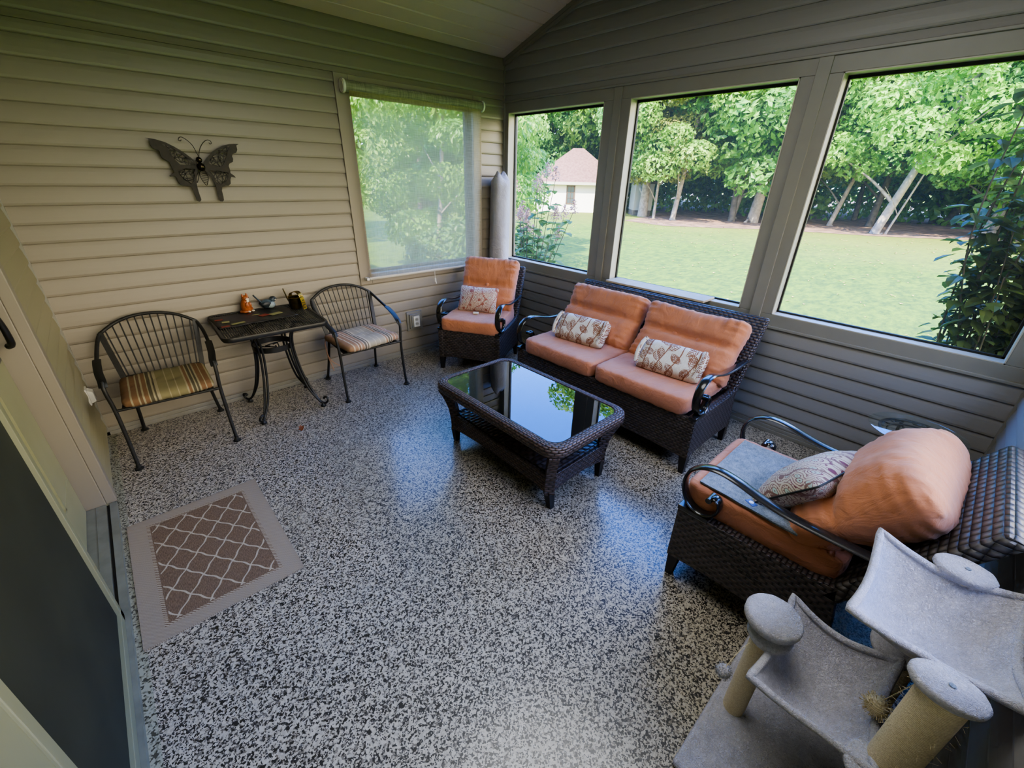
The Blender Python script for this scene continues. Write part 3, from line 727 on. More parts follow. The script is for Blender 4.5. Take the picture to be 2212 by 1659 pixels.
for P in ([(-2.691,1.757),(-2.699,1.788),(-2.711,1.824),(-2.732,1.85),(-2.756,1.865),(-2.771,1.859),(-2.776,1.848),(-2.768,1.843),(-2.76,1.85)], [(-2.691,1.757),(-2.682,1.786),(-2.666,1.817),(-2.643,1.844),(-2.62,1.857),(-2.604,1.852),(-2.602,1.839),(-2.611,1.835),(-2.614,1.843)]):
    bm = new(); sweep(bm, spline([(x - BX, -.006, z - BZ) for x, z in P], 5), .0022, sides=6); obj('antenna', bm, M['butterfly'], bf, smooth=True)
bm = new(); L = [(-2.704,1.673),(-2.712,1.649),(-2.708,1.624),(-2.698,1.6),(-2.688,1.591),(-2.676,1.614),(-2.669,1.643),(-2.675,1.667),(-2.682,1.677)]
sweep(bm, spline([(x - BX, -.006, z - BZ) for x, z in L], 4, True), .0022, sides=6, closed=True)
for k in range(6):
    z = 1.605 + k * .011; w = .006 + .012 * math.sin((k + 1) / 7.5 * PI); c = -2.691 + .0005 * k
    sweep(bm, [(c - w - BX, -.006, z - BZ + .003), (c + w - BX, -.006, z - BZ - .002)], .0016, sides=5)
sweep(bm, spline([(x - BX, .0, z - BZ) for x, z in [(-2.709,1.673),(-2.728,1.649),(-2.738,1.624),(-2.738,1.605),(-2.722,1.635),(-2.709,1.673)]], 4), .0022, sides=6)
obj('abdomen', bm, M['butterfly'], bf, smooth=True)
bm = new(); sweep(bm, [(0, -.0, 0), (0, .034, 0)], .004, sides=6); obj('hanging_pin', bm, M['butterfly'], bf)
# ------------------------------------------------------------------ wicker seating
ARM = [(.70, .600), (.60, .600), (.48, .600), (.36, .606), (.27, .622), (.19, .643), (.12, .652), (.06, .640), (.015, .605), (-.004, .555), (.0, .50), (.022, .452), (.06, .424), (.10, .420), (.135, .440), (.152, .475), (.148, .508), (.128, .522), (.112, .510)]
def seat_unit(name, label, W, loc, rotz, backmat, pitted=False, lean=.83):
    t = thing(name, label, 'armchair' if W < 1 else 'sofa', loc, rotz)
    h = W / 2
    bm = new(); prism(bm, [(-h + .03, .118), (-h + .03, .398), (h - .03, .398), (h - .03, .118), (h * .6, .132), (-h * .6, .132)], 'y', .004, .04); obj('front_panel', bm, M['wicker'], t, bevel=.006)
    for s in (-1, 1):
        bm = new(); x0, x1 = sorted((s * h, s * (h - .05)))
        prism(bm, [(0, .118), (0, .398), (.10, .405), (.50, .412), (.585, .43), (.64, .118), (.40, .135), (.2, .135)], 'x', x0, x1)
        if pitted and s > 0:
            for r in range(3):
                for k in range(7):
                    y = .17 + k * .030 + (r % 2) * .014; z = .345 - r * .038 - k * .0015
                    box(bm, (s * h - .002, y, z), (s * h + .0015, y + .016, z + .011), 1)
        obj('side_panel', bm, [M['wicker'], M['darkline']], t, bevel=.012 if not (pitted and s > 0) else .004)
    bm = new(); prism(bm, [(.53, .36), (lean, .875), (lean + .055, .862), (.60, .36)], 'x', -h, h); obj('back_panel', bm, backmat, t, bevel=.016)
    bm = new(); box(bm, (-h + .05, .04, .34), (h - .05, .56, .386)); box(bm, (-h + .05, .56, .14), (h - .05, .60, .386)); obj('seat_deck', bm, M['legmetal'], t)
    for sx in (-1, 1):
        for y, sy in ((.03, -1), (.605, 1)):
            bm = new(); c = (sx * (h - .028), y)
            for zz0, zz1, a0, a1, o0, o1 in ((0, .13, .016, .026, .006, 0),):
                A = [bm.verts.new((c[0] + sx * o0 + dx * a0, c[1] + sy * o0 + dy * a0, zz0)) for dx, dy in ((-1, -1), (1, -1), (1, 1), (-1, 1))]
                B = [bm.verts.new((c[0] + dx * a1, c[1] + dy * a1, zz1)) for dx, dy in ((-1, -1), (1, -1), (1, 1), (-1, 1))]
                bm.faces.new(A[::-1]); bm.faces.new(B)
                for i in range(4): bm.faces.new((A[i], A[(i + 1) % 4], B[(i + 1) % 4], B[i]))
            obj('leg', bm, M['legmetal'], t, bevel=.003)
        bm = new(); x = sx * (h - .022)
        P = spline([(x, d, z) for d, z in ARM], 4)
        sweep(bm, P, .0085, .026, axis=(1, 0, 0), sides=12)
        e = P[-1]; sweep(bm, [(x - .028, e.y, e.z), (x + .028, e.y, e.z)], .013, sides=12)
        a = obj('arm', bm, M['armmetal'], t, smooth=True)
        bm = new(); box(bm, (x - .024, -.004, .392), (x + .024, .13, .416)); obj('arm_bracket', bm, M['armmetal'], a, bevel=.004)
    return t
sofa = seat_unit('wicker_loveseat', 'two-seat dark brown wicker loveseat with scrolled black arms under the windows', 1.56, (-1.0, -2.115, 0), -PI / 2, M['wicker'])
chairA = seat_unit('wicker_armchair', 'dark brown wicker armchair turned diagonally in the far corner by the shaded window', .61, (-1.09, -.775, 0), math.radians(-59.3), M['wicker'], False, .80)
chairB = seat_unit('wicker_armchair', 'dark brown wicker armchair with broad-weave back next to the grey cat tree', .66, (-1.435, -3.19, 0), PI, M['wickertop'], True)

def place(o, base, local, rx=0, ry=0, rz=0):
    """put a top-level thing at a pose given in the frame of a seat"""
    m = Matrix.Translation(base.location) @ Matrix.Rotation(base.rotation_euler.z, 4, 'Z') @ Matrix.Translation(local) @ R('Z', rz) @ R('X', rx) @ R('Y', ry)
    o.matrix_world = m; o.location = m.to_translation(); o.rotation_euler = m.to_euler()

def seat_cushion(base, x, w, label, cat='cushion'):
    bm = cushion(w, .60, .125, p=16, q=5.5, seed=x * 9, wrinkle=.003, n=24)
    o = obj('seat_cushion', bm, M['orange'], smooth=80); tag(o, label, cat, 'terracotta seat cushions')
    place(o, base, (x, .285, .452)); return o
def back_cushion(base, x, w, label,  hgt=.52, t=.17, rx=60, y=.60, z=.70, crease=.55, flop=.03, nb=2, seed=0, rz=0, bulge=0, cpos=-.05, p=9, q=2.4):
    def tf(a, b, s, zz, h):
        c = 1 - crease * math.exp(-((b - cpos) / .10) ** 2) * (1 - .25 * abs(a)) * (.55 if s < 0 else 1)
        top = 1 + bulge * max(0, b - cpos)
        gather = .0035 * math.sin(a * 27 + seed + 2 * b) * math.exp(-((b - cpos) / .22) ** 2) + .006 * math.sin(a * 33 + 2 * seed + 4 * b) * max(0, b - .45)
        gather += .007 * math.sin(b * 24 + seed) * max(0, abs(a) - .55)
        return zz * c * top + s * h * gather + flop * max(0, b - .2) ** 1.5 * (1 - .35 * a * a) + .012 * math.sin(a * 2.6 + seed) * max(0, b)
    bm = cushion(w, hgt, t, p=p, q=q, seed=seed, wrinkle=.010, tfun=tf, n=40, pinch=.055 if base is sofa else .035)
    o = obj('back_cushion', bm, M['orangeback'], smooth=80); tag(o, label, 'cushion', 'terracotta back cushions')
    place(o, base, (x, y, z), rx, 0, rz)
    for k in range(nb):
        bm = new(); bx = (k - (nb - 1) / 2) * w * .24
        ball(bm, (bx, cpos * hgt / 2, t / 2 * (1 - crease) * 1.0 + .004), .019, 12, (1, 1, .6)); obj('button', bm, M['orange'], o, smooth=True)
    return o
seat_cushion(sofa, -.355, .70, 'terracotta seat cushion on the half of the loveseat nearer the corner')
seat_cushion(sofa, .355, .70, 'terracotta seat cushion on the half of the loveseat nearer the right armchair')
seat_cushion(chairA, 0, .56, 'terracotta seat cushion of the corner armchair')
seat_cushion(chairB, 0, .58, 'terracotta seat cushion lying under the grey felt pad')
back_cushion(sofa, -.375, .75, 'terracotta back cushion with two buttons on the loveseat, corner side', .47, .19, 56, .575, .655, .6, .03, 2, 1, 0, .1, .12)
back_cushion(sofa, .375, .75, 'terracotta back cushion with two buttons on the loveseat, side with the bare back strip', .47, .19, 55, .57, .65, .6, .03, 2, 4.2, 0, .1, .12)
back_cushion(chairA, -.0, .57, 'tall terracotta back cushion of the corner armchair', .53, .16, 63, .575, .715, .35, .015, 1, 2.3, 0)
back_cushion(chairB, -.02, .62, 'fat terracotta back cushion slumped in the armchair beside the cat tree', .50, .24, 50, .555, .655, .45, .0, 2, 6.1, 0, .35, -.2, 3.8, 2.0)

def throw(mat, w, d, t, label, name='throw_pillow', p=2.6, q=1.5, pinch=.07, seed=0, piping=None, tf=None):
    bm = cushion(w, d, t, p=p, q=q, pinch=pinch, seed=seed, wrinkle=.003, n=22, tfun=tf)
    o = obj(name, bm, mat, smooth=80); tag(o, label, 'pillow')
    if piping:
        pts = []
        for k in range(40):
            s = k / 40 * 4; e = int(s); f = math.sin((s - e - .5) * PI)
            a, b = ((f, -1), (1, f), (-f, 1), (-1, -f))[e]
            kk = 1 - .5 * (max(0, abs(a) * abs(b) - .72) / .28) ** 2 * .12
            pts.append((a * w / 2 * kk * (1 - pinch * (1 - b * b) * abs(a)), b * d / 2 * kk * (1 - pinch * (1 - a * a) * abs(b)), 0))
        bm = new(); sweep(bm, pts, .004, sides=6, closed=True); obj('piping', bm, piping, o, smooth=True)
    return o
p1 = throw(M['paisleypink'], .40, .25, .12, 'rose paisley lumbar pillow propped on the corner armchair', seed=2); place(p1, chairA, (-.03, .34, .622), 62, 0, 0)
p2 = throw(M['paisleyplum'], .46, .33, .17, 'plum and sage paisley pillow with dark piping leaning in the right armchair', seed=5, piping=M['darkline']); place(p2, chairB, (.02, .375, .618), 50, 0, -14)
def bolster(label, seed):
    bm = cushion(.44, .22, .145, p=5, q=1.9, pinch=-.01, seed=seed, wrinkle=.004, n=24)
    o = obj('throw_pillow', bm, M['leafprint'], smooth=80); tag(o, label, 'pillow')
    for s in (-1, 1):     # folded-under ends
        bm = new(); pts = [(s * .2, -.095, .055), (s * .212, -.04, .068), (s * .212, .04, .068), (s * .2, .095, .055)]
        sweep(bm, spline(pts, 4), .010, .016, axis=(1, 0, 0), sides=8); obj('end_tuck', bm, M['leafprint'], o, smooth=True)
    return o
b1 = bolster('cream pillow with brown leaf print on the loveseat cushion nearer the corner', 3); place(b1, sofa, (-.36, .305, .602), 52, 0, 7)
b2 = bolster('cream pillow with brown leaf print on the loveseat cushion nearer the right arm', 8); place(b2, sofa, (.42, .29, .600), 48, 0, 5)

# felt pad with its controller, lying on the right armchair seat
bm = new(); nx, ny = 16, 14; g = []
for j in range(ny + 1):
    row = []
    for i in range(nx + 1):
        x = -1.205 - .485 * i / nx - .03 * (j / ny) * (i / nx); y = -3.225 - .385 * j / ny - .0 * i
        z = .5195 + .003 * noise.noise(Vector((x * 14, y * 14, 0))) + (.001 if 4 < j < 6 else 0)
        row.append((x, y, z))
    g.append(row)
A = [[bm.verts.new(p) for p in r] for r in g]; B = [[bm.verts.new((p[0], p[1], p[2] + .007)) for p in r] for r in g]
for j in range(ny):
    for i in range(nx):
        bm.faces.new((A[j][i], A[j + 1][i], A[j + 1][i + 1], A[j][i + 1])); bm.faces.new((B[j][i], B[j][i + 1], B[j + 1][i + 1], B[j + 1][i]))
per = [(0, i) for i in range(nx)] + [(j, nx) for j in range(ny)] + [(ny, nx - i) for i in range(nx)] + [(ny - j, 0) for j in range(ny)]
for k in range(len(per)):
    (a, b), (c, d) = per[k], per[(k + 1) % len(per)]; bm.faces.new((A[a][b], A[c][d], B[c][d], B[a][b]))
fp = tag(obj('felt_pad', bm, M['felt'], smooth=60), 'grey-blue felt pad laid over the seat of the right armchair', 'seat pad')
bm = new(); box(bm, (-.022, -.015, 0), (.022, .015, .012)); xform(bm, T(-1.668, -3.428, .518) @ R('Z', 62)); dv = obj('controller', bm, M['blue'], fp, bevel=.004)
bm = new(); lathe(bm, [(.009, 0), (.009, .0012), (0, .0014)], (-1.668, -3.428, .530), 16); obj('controller_dial', bm, M['white'], dv)
for s in (-1, 1):
    bm = new(); box(bm, (-.011, -.008, 0), (.011, .008, .006)); xform(bm, T(-1.668 + s * .016, -3.428 + s * .029, .519) @ R('Z', 62)); obj('white_strap', bm, M['white'], dv, bevel=.002)
bm = new(); sweep(bm, [(-.024, 0, 0), (.024, 0, 0)], .013, .011, axis=(0, 1, 0), sides=10)
ws = tag(obj('cord_switch', bm, M['white'], smooth=True), 'small white plastic switch lying before the pillow on the corner armchair', 'switch'); place(ws, chairA, (-.0, .20, .527), 0, 0, 8)

# ------------------------------------------------------------------ coffee table
ct = thing('wicker_coffee_table', 'rectangular dark wicker coffee table with a reflective glass top and lower shelf', 'coffee table', (-1.63, -2.085, 0))
def ring(bm, loops):
    """loft closed loops (lists of points) into a band; UV u=perimeter, v=profile length"""
    uvl = bm.loops.layers.uv.verify(); n = len(loops[0]); V = [[bm.verts.new(p) for p in L] for L in loops]
    per = [0]
    for i in range(n): per.append(per[-1] + (Vector(loops[0][i]) - Vector(loops[0][(i + 1) % n])).length)
    vv = [0]
    for a, b in zip(loops, loops[1:] + loops[:1]): vv.append(vv[-1] + (Vector(a[0]) - Vector(b[0])).length)
    m = len(loops)
    for k in range(m):
        for i in range(n):
            f = bm.faces.new((V[k][i], V[k][(i + 1) % n], V[(k + 1) % m][(i + 1) % n], V[(k + 1) % m][i]))
            for l, uv in zip(f.loops, ((per[i], vv[k]), (per[i + 1], vv[k]), (per[i + 1], vv[k + 1]), (per[i], vv[k + 1]))): l[uvl].uv = uv
def lp(w, h, r, z): return [(x, y, z) for x, y in rrect(w, h, r, 8)]
bm = new(); ring(bm, [lp(.635, 1.075, .09, .402), lp(.66, 1.10, .10, .415), lp(.67, 1.11, .105, .44), lp(.66, 1.10, .10, .464), lp(.635, 1.075, .09, .473), lp(.56, 1.0, .075, .473), lp(.55, .99, .07, .46), lp(.55, .99, .07, .402)])
obj('rim', bm, M['wickertable'], ct, smooth=70)
bm = new(); pts = rrect(.556, .996, .072, 8); A = [bm.verts.new((x, y, .464)) for x, y in pts]; B = [bm.verts.new((x, y, .470)) for x, y in pts]; bm.faces.new(A[::-1]); bm.faces.new(B)
for i in range(len(pts)): bm.faces.new((A[i], A[(i + 1) % len(pts)], B[(i + 1) % len(pts)], B[i]))
obj('glass_top', bm, M['glass'], ct)
for sx in (-1, 1):
    for sy in (-1, 1):
        bm = new(); path = spline([(.285, .505, .42), (.262, .480, .365), (.242, .455, .29), (.232, .443, .21), (.230, .440, .14), (.232, .443, .105)], 5)
        sweep(bm, [(sx * x, sy * y, z) for x, y, z in path], .027, square=True)
        lg = obj('leg', bm, M['wickertable'], ct, smooth=40)
        bm = new(); A = [bm.verts.new((sx * .222 + dx * .016, sy * .452 + dy * .016, 0)) for dx, dy in ((-1, -1), (1, -1), (1, 1), (-1, 1))]
        B = [bm.verts.new((sx * .232 + dx * .024, sy * .443 + dy * .024, .112)) for dx, dy in ((-1, -1), (1, -1), (1, 1), (-1, 1))]
        bm.faces.new(A[::-1]); bm.faces.new(B)
        for i in range(4): bm.faces.new((A[i], A[(i + 1) % 4], B[(i + 1) % 4], B[i]))
        obj('foot', bm, M['legmetal'], lg, bevel=.003)
bm = new(); box(bm, (-.225, -.435, .205), (.225, .435, .228)); obj('shelf', bm, M['wickershelf'], ct, bevel=.006)
def arch(half, n=12): return [(-half, .228), (half, .228), (half, .105)] + [(half * (1 - 2 * (k + 1) / n), .105 + .028 * math.sin(PI * (k + 1) / n) ** .6) for k in range(n - 1)] + [(-half, .105)]
for s in (-1, 1):
    bm = new(); a, b = sorted((s * .232, s * .252)); prism(bm, arch(.43), 'x', a, b); obj('apron', bm, M['wickertable'], ct, bevel=.005)
    bm = new(); a, b = sorted((s * .443, s * .463)); prism(bm, arch(.22), 'y', a, b); obj('apron', bm, M['wickertable'], ct, bevel=.005)

# ------------------------------------------------------------------ round glass side table behind the right armchair
st = thing('glass_side_table', 'small round glass-topped side table with black scrollwork behind the right armchair', 'side table', (-.36, -3.80, 0))
bm = new(); lathe(bm, [(0, .500), (.205, .500), (.210, .503), (.210, .506), (.205, .509), (0, .509)], n=48); obj('glass_top', bm, M['clearglass'], st, smooth=True)
bm = new()
sweep(bm, [(.155 * math.cos(a), .155 * math.sin(a), .490) for a in [2 * PI * k / 40 for k in range(40)]], .008, sides=8, closed=True)
sweep(bm, [(.12 * math.cos(a), .12 * math.sin(a), .478) for a in [2 * PI * k / 40 for k in range(40)]], .005, sides=6, closed=True); obj('top_ring', bm, M['iron'], st, smooth=True)
for k in range(8):
    a = 2 * PI * k / 8; bm = new(); c = Vector((.137 * math.cos(a), .137 * math.sin(a), .484))
    for d in range(-1, 2): ball(bm, (c.x - .018 * d * math.sin(a), c.y + .018 * d * math.cos(a), c.z + .006), .013, 8, (1, 1, .5))
    obj('leaf_ornament', bm, M['iron'], st, smooth=True)
for k in range(3):
    a = 2 * PI * k / 3 + .5; bm = new(); ca, sa = math.cos(a), math.sin(a)
    sweep(bm, spline([(r * ca, r * sa, z) for r, z in ((.15, .485), (.155, .40), (.11, .28), (.10, .2), (.14, .08), (.185, .012), (.20, .02))], 6), .008, sides=8)
    sweep(bm, spline([((.15 - q) * ca, (.15 - q) * sa, z) for q, z in ((0, .47), (.05, .455), (.075, .41), (.05, .375), (.02, .39), (.03, .42))], 5), .005, sides=6)
    obj('leg', bm, M['iron'], st, smooth=True)

# ------------------------------------------------------------------ bistro set
def bistro_chair(label, loc, rotz):
    t = thing('bistro_chair', label, 'chair', loc, rotz, 'black metal bistro chairs')
    AB = .255
    def arch(x): k = min(1, abs(x) / AB); return Vector((x, .285 - .038 * k ** 2.2, .815 - .088 * k ** 2.3))
    top = [arch(-AB + 2 * AB * i / 24) for i in range(25)]
    side = lambda s: [Vector((s * .268, -.222, .575)), Vector((s * .278, -.14, .604)), Vector((s * .282, -.02, .634)), Vector((s * .280, .08, .660)), Vector((s * .272, .18, .692))]
    bm = new(); sweep(bm, spline(side(-1) + top + side(1)[::-1], 3), .0105, sides=10); obj('back_hoop', bm, M['ironsoft'], t, smooth=True)
    for s in (-1, 1):
        bm = new(); sweep(bm, spline([(s * .265, -.275, .008), (s * .262, -.255, .22), (s * .262, -.25, .405), (s * .268, -.25, .50), (s * .27, -.243, .55), (s * .268, -.222, .576)], 5), .0105, sides=10)
        lathe(bm, [(.024, 0), (.024, .008), (.014, .014), (.012, .03)], (s * .265, -.275, 0), 14); obj('leg', bm, M['ironsoft'], t, smooth=True)
        bm = new(); sweep(bm, spline([(s * .232, .262, .008), (s * .215, .20, .2), (s * .205, .13, .41)], 5), .0105, sides=10)
        lathe(bm, [(.024, 0), (.024, .008), (.014, .014), (.012, .03)], (s * .232, .262, 0), 14); obj('leg', bm, M['ironsoft'], t, smooth=True)
        bm = new(); sweep(bm, [(s * .205, .12, .405), (s * .212, .13, .46), (s * .25, .250, .735)], .010, .014, axis=(s * .98, .1, 0), square=True); obj('back_upright', bm, M['ironsoft'], t)
        bm = new(); P = spline([(s * .269, -.243, .553), (s * .268, -.215, .582), (s * .277, -.14, .610), (s * .281, -.05, .634), (s * .281, .0, .645)], 5)
        sweep(bm, P, .0055, .021, axis=(1, 0, 0), sides=10); obj('armrest', bm, M['iron'], t, smooth=True)
    bm = new(); sweep(bm, [(-.212, .13, .457), (.212, .13, .457)], .009, .009, axis=(0, 0, 1), square=True); obj('back_rail', bm, M['ironsoft'], t)
    for k in range(12):
        x = -.183 + .366 * k / 11; bm = new(); sweep(bm, [(x, .13, .457), arch(x * 1.215)], .0038, sides=6); obj('spindle', bm, M['iron'], t, smooth=True)
    bm = new()
    sweep(bm, [(-.262, -.25, .400), (.262, -.25, .400)], .0095, sides=8)
    sweep(bm, [(-.215, -.25, .406), (-.205, .12, .406)], .014, .006, axis=(0, 0, 1), square=True); sweep(bm, [(.215, -.25, .406), (.205, .12, .406)], .014, .006, axis=(0, 0, 1), square=True)
    sweep(bm, [(-.205, .12, .405), (.205, .12, .405)], .0095, sides=8); obj('seat_frame', bm, M['ironsoft'], t, smooth=True)
    bm = new()
    for k in range(19):
        x = -.2 + .4 * k / 18; sweep(bm, [(x, -.245, .405), (x, .115, .405)], .005, .002, axis=(0, 0, 1), square=True)
    obj('seat_slats', bm, M['iron'], t)
    return t
bc1 = bistro_chair('black metal bistro chair in the corner by the door, with an olive striped pad', (-3.255, -.36, 0), math.radians(-4))
bc2 = bistro_chair('black metal bistro chair under the shaded window, with a pale striped pad', (-1.928, -.335, 0), math.radians(-1))
def pad(base, label, mat, w, d, t, local, rz, seed, tufts):
    def tf(a, b, s, z, h):
        for ux, uy in tufts: z -= s * .012 * math.exp(-((a - ux) ** 2 + (b - uy) ** 2) / .02) * (s > 0)
        return z
    bm = cushion(w, d, t, p=7, q=2.4, seed=seed, wrinkle=.004, n=26, tfun=tf, uvs='unit')
    o = obj('chair_pad', bm, mat, smooth=80); tag(o, label, 'seat pad'); place(o, base, local, 0, 0, rz)
    return o
pd1 = pad(bc1, 'olive and rust striped seat pad on the bistro chair by the door', M['padolive'], .46, .45, .07, (0, -.075, .443), 3, 3, [(.15, -.1), (-.3, .2)])
pd2 = pad(bc2, 'pale grey and brown striped tufted seat pad on the bistro chair below the window', M['padgrey'], .47, .43, .075, (-.005, -.085, .448), 7, 9, [(-.2, .1), (.2, .15), (.05, -.25), (.4, -.1)])
for o, x, ln in ((pd1, -.18, .16), (pd1, .19, .10), (pd2, -.225, .30)):
    bm = new(); y = .2 if o is pd1 else .16
    sweep(bm, spline([(x, y, -.012), (x - .006, y + .028, -.03), (x - .004, y + .03, -ln * .5), (x + .012, y + .02, -ln * .8), (x + .022, y + .02, -ln)], 5), .0022, .004, axis=(1, 0, 0), sides=6)
    sweep(bm, spline([(x, y, -.012), (x - .010, y + .024, -.035), (x - .008, y + .018, -ln * .45), (x + .018, y + .01, -ln * .7), (x + (.07 if ln > .2 else .01), y - .01, -ln * .86)], 5), .0022, .004, axis=(1, 0, 0), sides=6)
    obj('tie_tape', bm, M['tie'], o, smooth=True)

bt = thing('bistro_table', 'black metal mesh-topped bistro table against the back wall between two chairs', 'table', (-2.585, -.352, 0), math.radians(-2))
TZ = .72
bm = new(); ring(bm, [[(x, y, z) for x, y in rrect(w, h, r, 6)] for w, h, r, z in ((.655, .635, .055, TZ - .03), (.67, .65, .06, TZ - .015), (.66, .64, .057, TZ), (.63, .61, .045, TZ - .001), (.625, .605, .043, TZ - .03))]); obj('table_rim', bm, M['iron'], bt, smooth=60)
bm = new()
for k in range(45):
    x = -.308 + .616 * k / 44; sweep(bm, [(x, -.305, TZ - .006), (x, .305, TZ - .006)], .0046, .0018, axis=(0, 0, 1), square=True)
for y in (-.15, .0, .15): sweep(bm, [(-.31, y, TZ - .010), (.31, y, TZ - .010)], .003, .002, axis=(0, 0, 1), square=True)
for s in (-1, 1): sweep(bm, [(-.29, -s * .28, TZ - .016), (.29, s * .28, TZ - .016)], .016, .003, axis=(0, 0, 1), square=True)
obj('slatted_top', bm, M['ironsoft'], bt)
for sx, sy in ((-1, -1), (1, -1), (-1, 1), (1, 1)):
    d = Vector((sx, sy, 0)).normalized(); nrm = Vector((-d.y, d.x, 0)); bm = new(); cy = Vector((.0, .03, 0))
    prof = [(.205, TZ - .02), (.185, .655), (.158, .58), (.150, .50), (.158, .40), (.180, .28), (.222, .15), (.275, .055), (.305, .028), (.330, .03), (.345, .052), (.338, .074), (.318, .076), (.310, .062)]
    for o in (-.013, .013):
        q = prof if o > 0 else prof[:9]
        sweep(bm, spline([cy + d * r + nrm * o * (1 if z > .06 else .3) + Vector((0, 0, z)) for r, z in q], 5), .008, sides=8)
    lathe(bm, [(.020, 0), (.020, .010), (.012, .016), (.010, .03)], tuple(cy + d * .305), 12)
    obj('leg', bm, M['iron'], bt, smooth=True)
bm = new()
for z0, z1, r in ((.490, .530, .138),):
    n = 40; L = [[(rr * math.cos(2 * PI * k / n), .03 + rr * math.sin(2 * PI * k / n), z) for k in range(n)] for rr, z in ((r, z0), (r, z1), (r - .007, z1), (r - .007, z0))]; ring(bm, L)
obj('shelf_ring', bm, M['iron'], bt, smooth=50)
bm = new()
for k in range(3):
    a0 = 2 * PI * k / 3; sweep(bm, spline([(r * math.cos(a0 + da), .03 + r * math.sin(a0 + da), .505) for r, da in ((.131, 0), (.10, .5), (.06, 1.0), (.035, 1.9), (.05, 2.8), (.02, 3.4))], 6), .004, sides=6)
obj('ring_scroll', bm, M['iron'], bt, smooth=True)

# things on the bistro table
bm = new(); uvl = bm.loops.layers.uv.verify(); g = [[bm.verts.new((-.255 + .51 * i / 16, -.16 + .32 * j / 8, .0015 * math.sin(i * 1.3 + j))) for i in range(17)] for j in range(9)]
for j in range(8):
    for i in range(16):
        f = bm.faces.new((g[j][i], g[j][i + 1], g[j + 1][i + 1], g[j + 1][i]))
        for l in f.loops: l[uvl].uv = (l.vert.co.x, l.vert.co.y)
rn = obj('table_runner', bm, M['runner'], smooth=True); tag(rn, 'dark printed table mat with faded pictures on the bistro table', 'table mat'); rn.location = (-2.645, -.25, TZ + .003); rn.rotation_euler = (0, 0, math.radians(2)); 
md = rn.modifiers.new('sol', 'SOLIDIFY'); md.thickness = .002; md.offset = 1
for x0, y0, w, d, rz, m in ((-.13, -.105, .085, .028, 8, 'card'), (.14, -.03, .085, .05, 14, 'card'), (-.19, -.03, .045, .035, -12, 'card'), (-.215, -.135, .05, .03, 5, 'cardred'), (-.01, .075, .03, .015, 5, 'cardred'), (.06, -.02, .06, .05, 20, 'cardred'), (-.215, .05, .05, .03, 0, 'cardred'), (.02, .03, .05, .012, -6, 'card')):
    bm = new(); box(bm, (-w / 2, -d / 2, .0032), (w / 2, d / 2, .0042)); xform(bm, T(x0, y0, 0) @ R('Z', rz))
    if m == 'card' and w > .08 and y0 > -.05: 
        for q in range(4): box(bm, (x0 - .03 + q * .016, y0 - .015 + q * .004, .0042), (x0 - .024 + q * .016, y0 + .015, .0046))
    obj('printed_picture', bm, M[m], rn)

# ginger cat figurine
ff = thing('cat_figurine', 'small ginger and white seated cat figurine on the bistro table', 'figurine', (-2.652, -.085, TZ + .002), math.radians(25))
bm = new(); lathe(bm, [(.0, .002), (.030, .002), (.036, .02), (.034, .05), (.026, .078), (.019, .092), (0, .10)], n=18)
ball(bm, (.006, -.006, .103), .024, 14, (1.1, 1, .95)); ball(bm, (.016, -.026, .052), .012, 10, (1, 1, 2.0)); ball(bm, (-.010, -.026, .052), .012, 10, (1, 1, 2.0)); ball(bm, (.030, .0, .018), .020, 10, (.9, 1.2, .9))
sweep(bm, spline([(-.03, .015, .012), (-.05, -.0, .012), (-.045, -.03, .012), (-.02, -.042, .012)], 5), .008, sides=8)
for s in (-1, 1): lathe(bm, [(.010, 0), (.006, .012), (0, .022)], (.006 + s * .017, -.004, .118), 8)
obj('body', bm, M['fur'], ff, smooth=True)
bm = new(); ball(bm, (.006, -.026, .098), .011, 10, (1.3, .7, .8)); ball(bm, (.004, -.029, .083), .010, 10, (1, .5, 1.0)); ball(bm, (.022, -.038, .009), .010, 10, (1, 1.5, .7)); ball(bm, (-.012, -.040, .009), .010, 10, (1, 1.5, .7)); obj('white_markings', bm, M['furwhite'], ff, smooth=True)
bm = new()
for s in (-1, 1): ball(bm, (.006 + s * .010, -.028, .108), .003, 8)
obj('eyes', bm, M['darkline'], ff, smooth=True)
# blue bird figurine
bd = thing('bird_figurine', 'blue-grey bird figurine with cocked tail on the bistro table', 'figurine', (-2.508, -.09, TZ + .002), math.radians(8))
bm = new(); ball(bm, (0, 0, .040), .036, 18, (1.35, .95, .95)); ball(bm, (.044, -.004, .066), .023, 14, (1.1, 1, .9)); obj('body', bm, M['birdblue'], bd, smooth=True)
bm = new(); ball(bm, (.022, -.012, .030), .029, 14, (1.15, .9, .95)); obj('breast', bm, M['birdpale'], bd, smooth=True)
bm = new(); ball(bm, (.048, -.004, .074), .0215, 14, (1.05, 1.02, .75)); lathe(bm, [(.005, 0), (0, .014)], (0, 0, 0), 8); bm.verts.ensure_lookup_table()
obj('cap', bm, M['birddark'], bd, smooth=True)
bm = new(); ball(bm, (.052, -.021, .064), .009, 8, (1.2, .5, .5)); ball(bm, (.052, .013, .064), .009, 8, (1.2, .5, .5)); obj('cheek_patch', bm, M['furwhite'], bd, smooth=True)
bm = new(); sweep(bm, [(.066, -.004, .066), (.080, -.004, .062)], .005, sides=8, taper=lambda t: 1 - .9 * t); obj('beak', bm, M['birddark'], bd, smooth=True)
bm = new(); sweep(bm, spline([(-.035, 0, .052), (-.06, 0, .085), (-.082, 0, .118)], 5), .006, .012, axis=(0, 1, 0), sides=10); obj('tail', bm, M['birdblue'], bd, smooth=True)
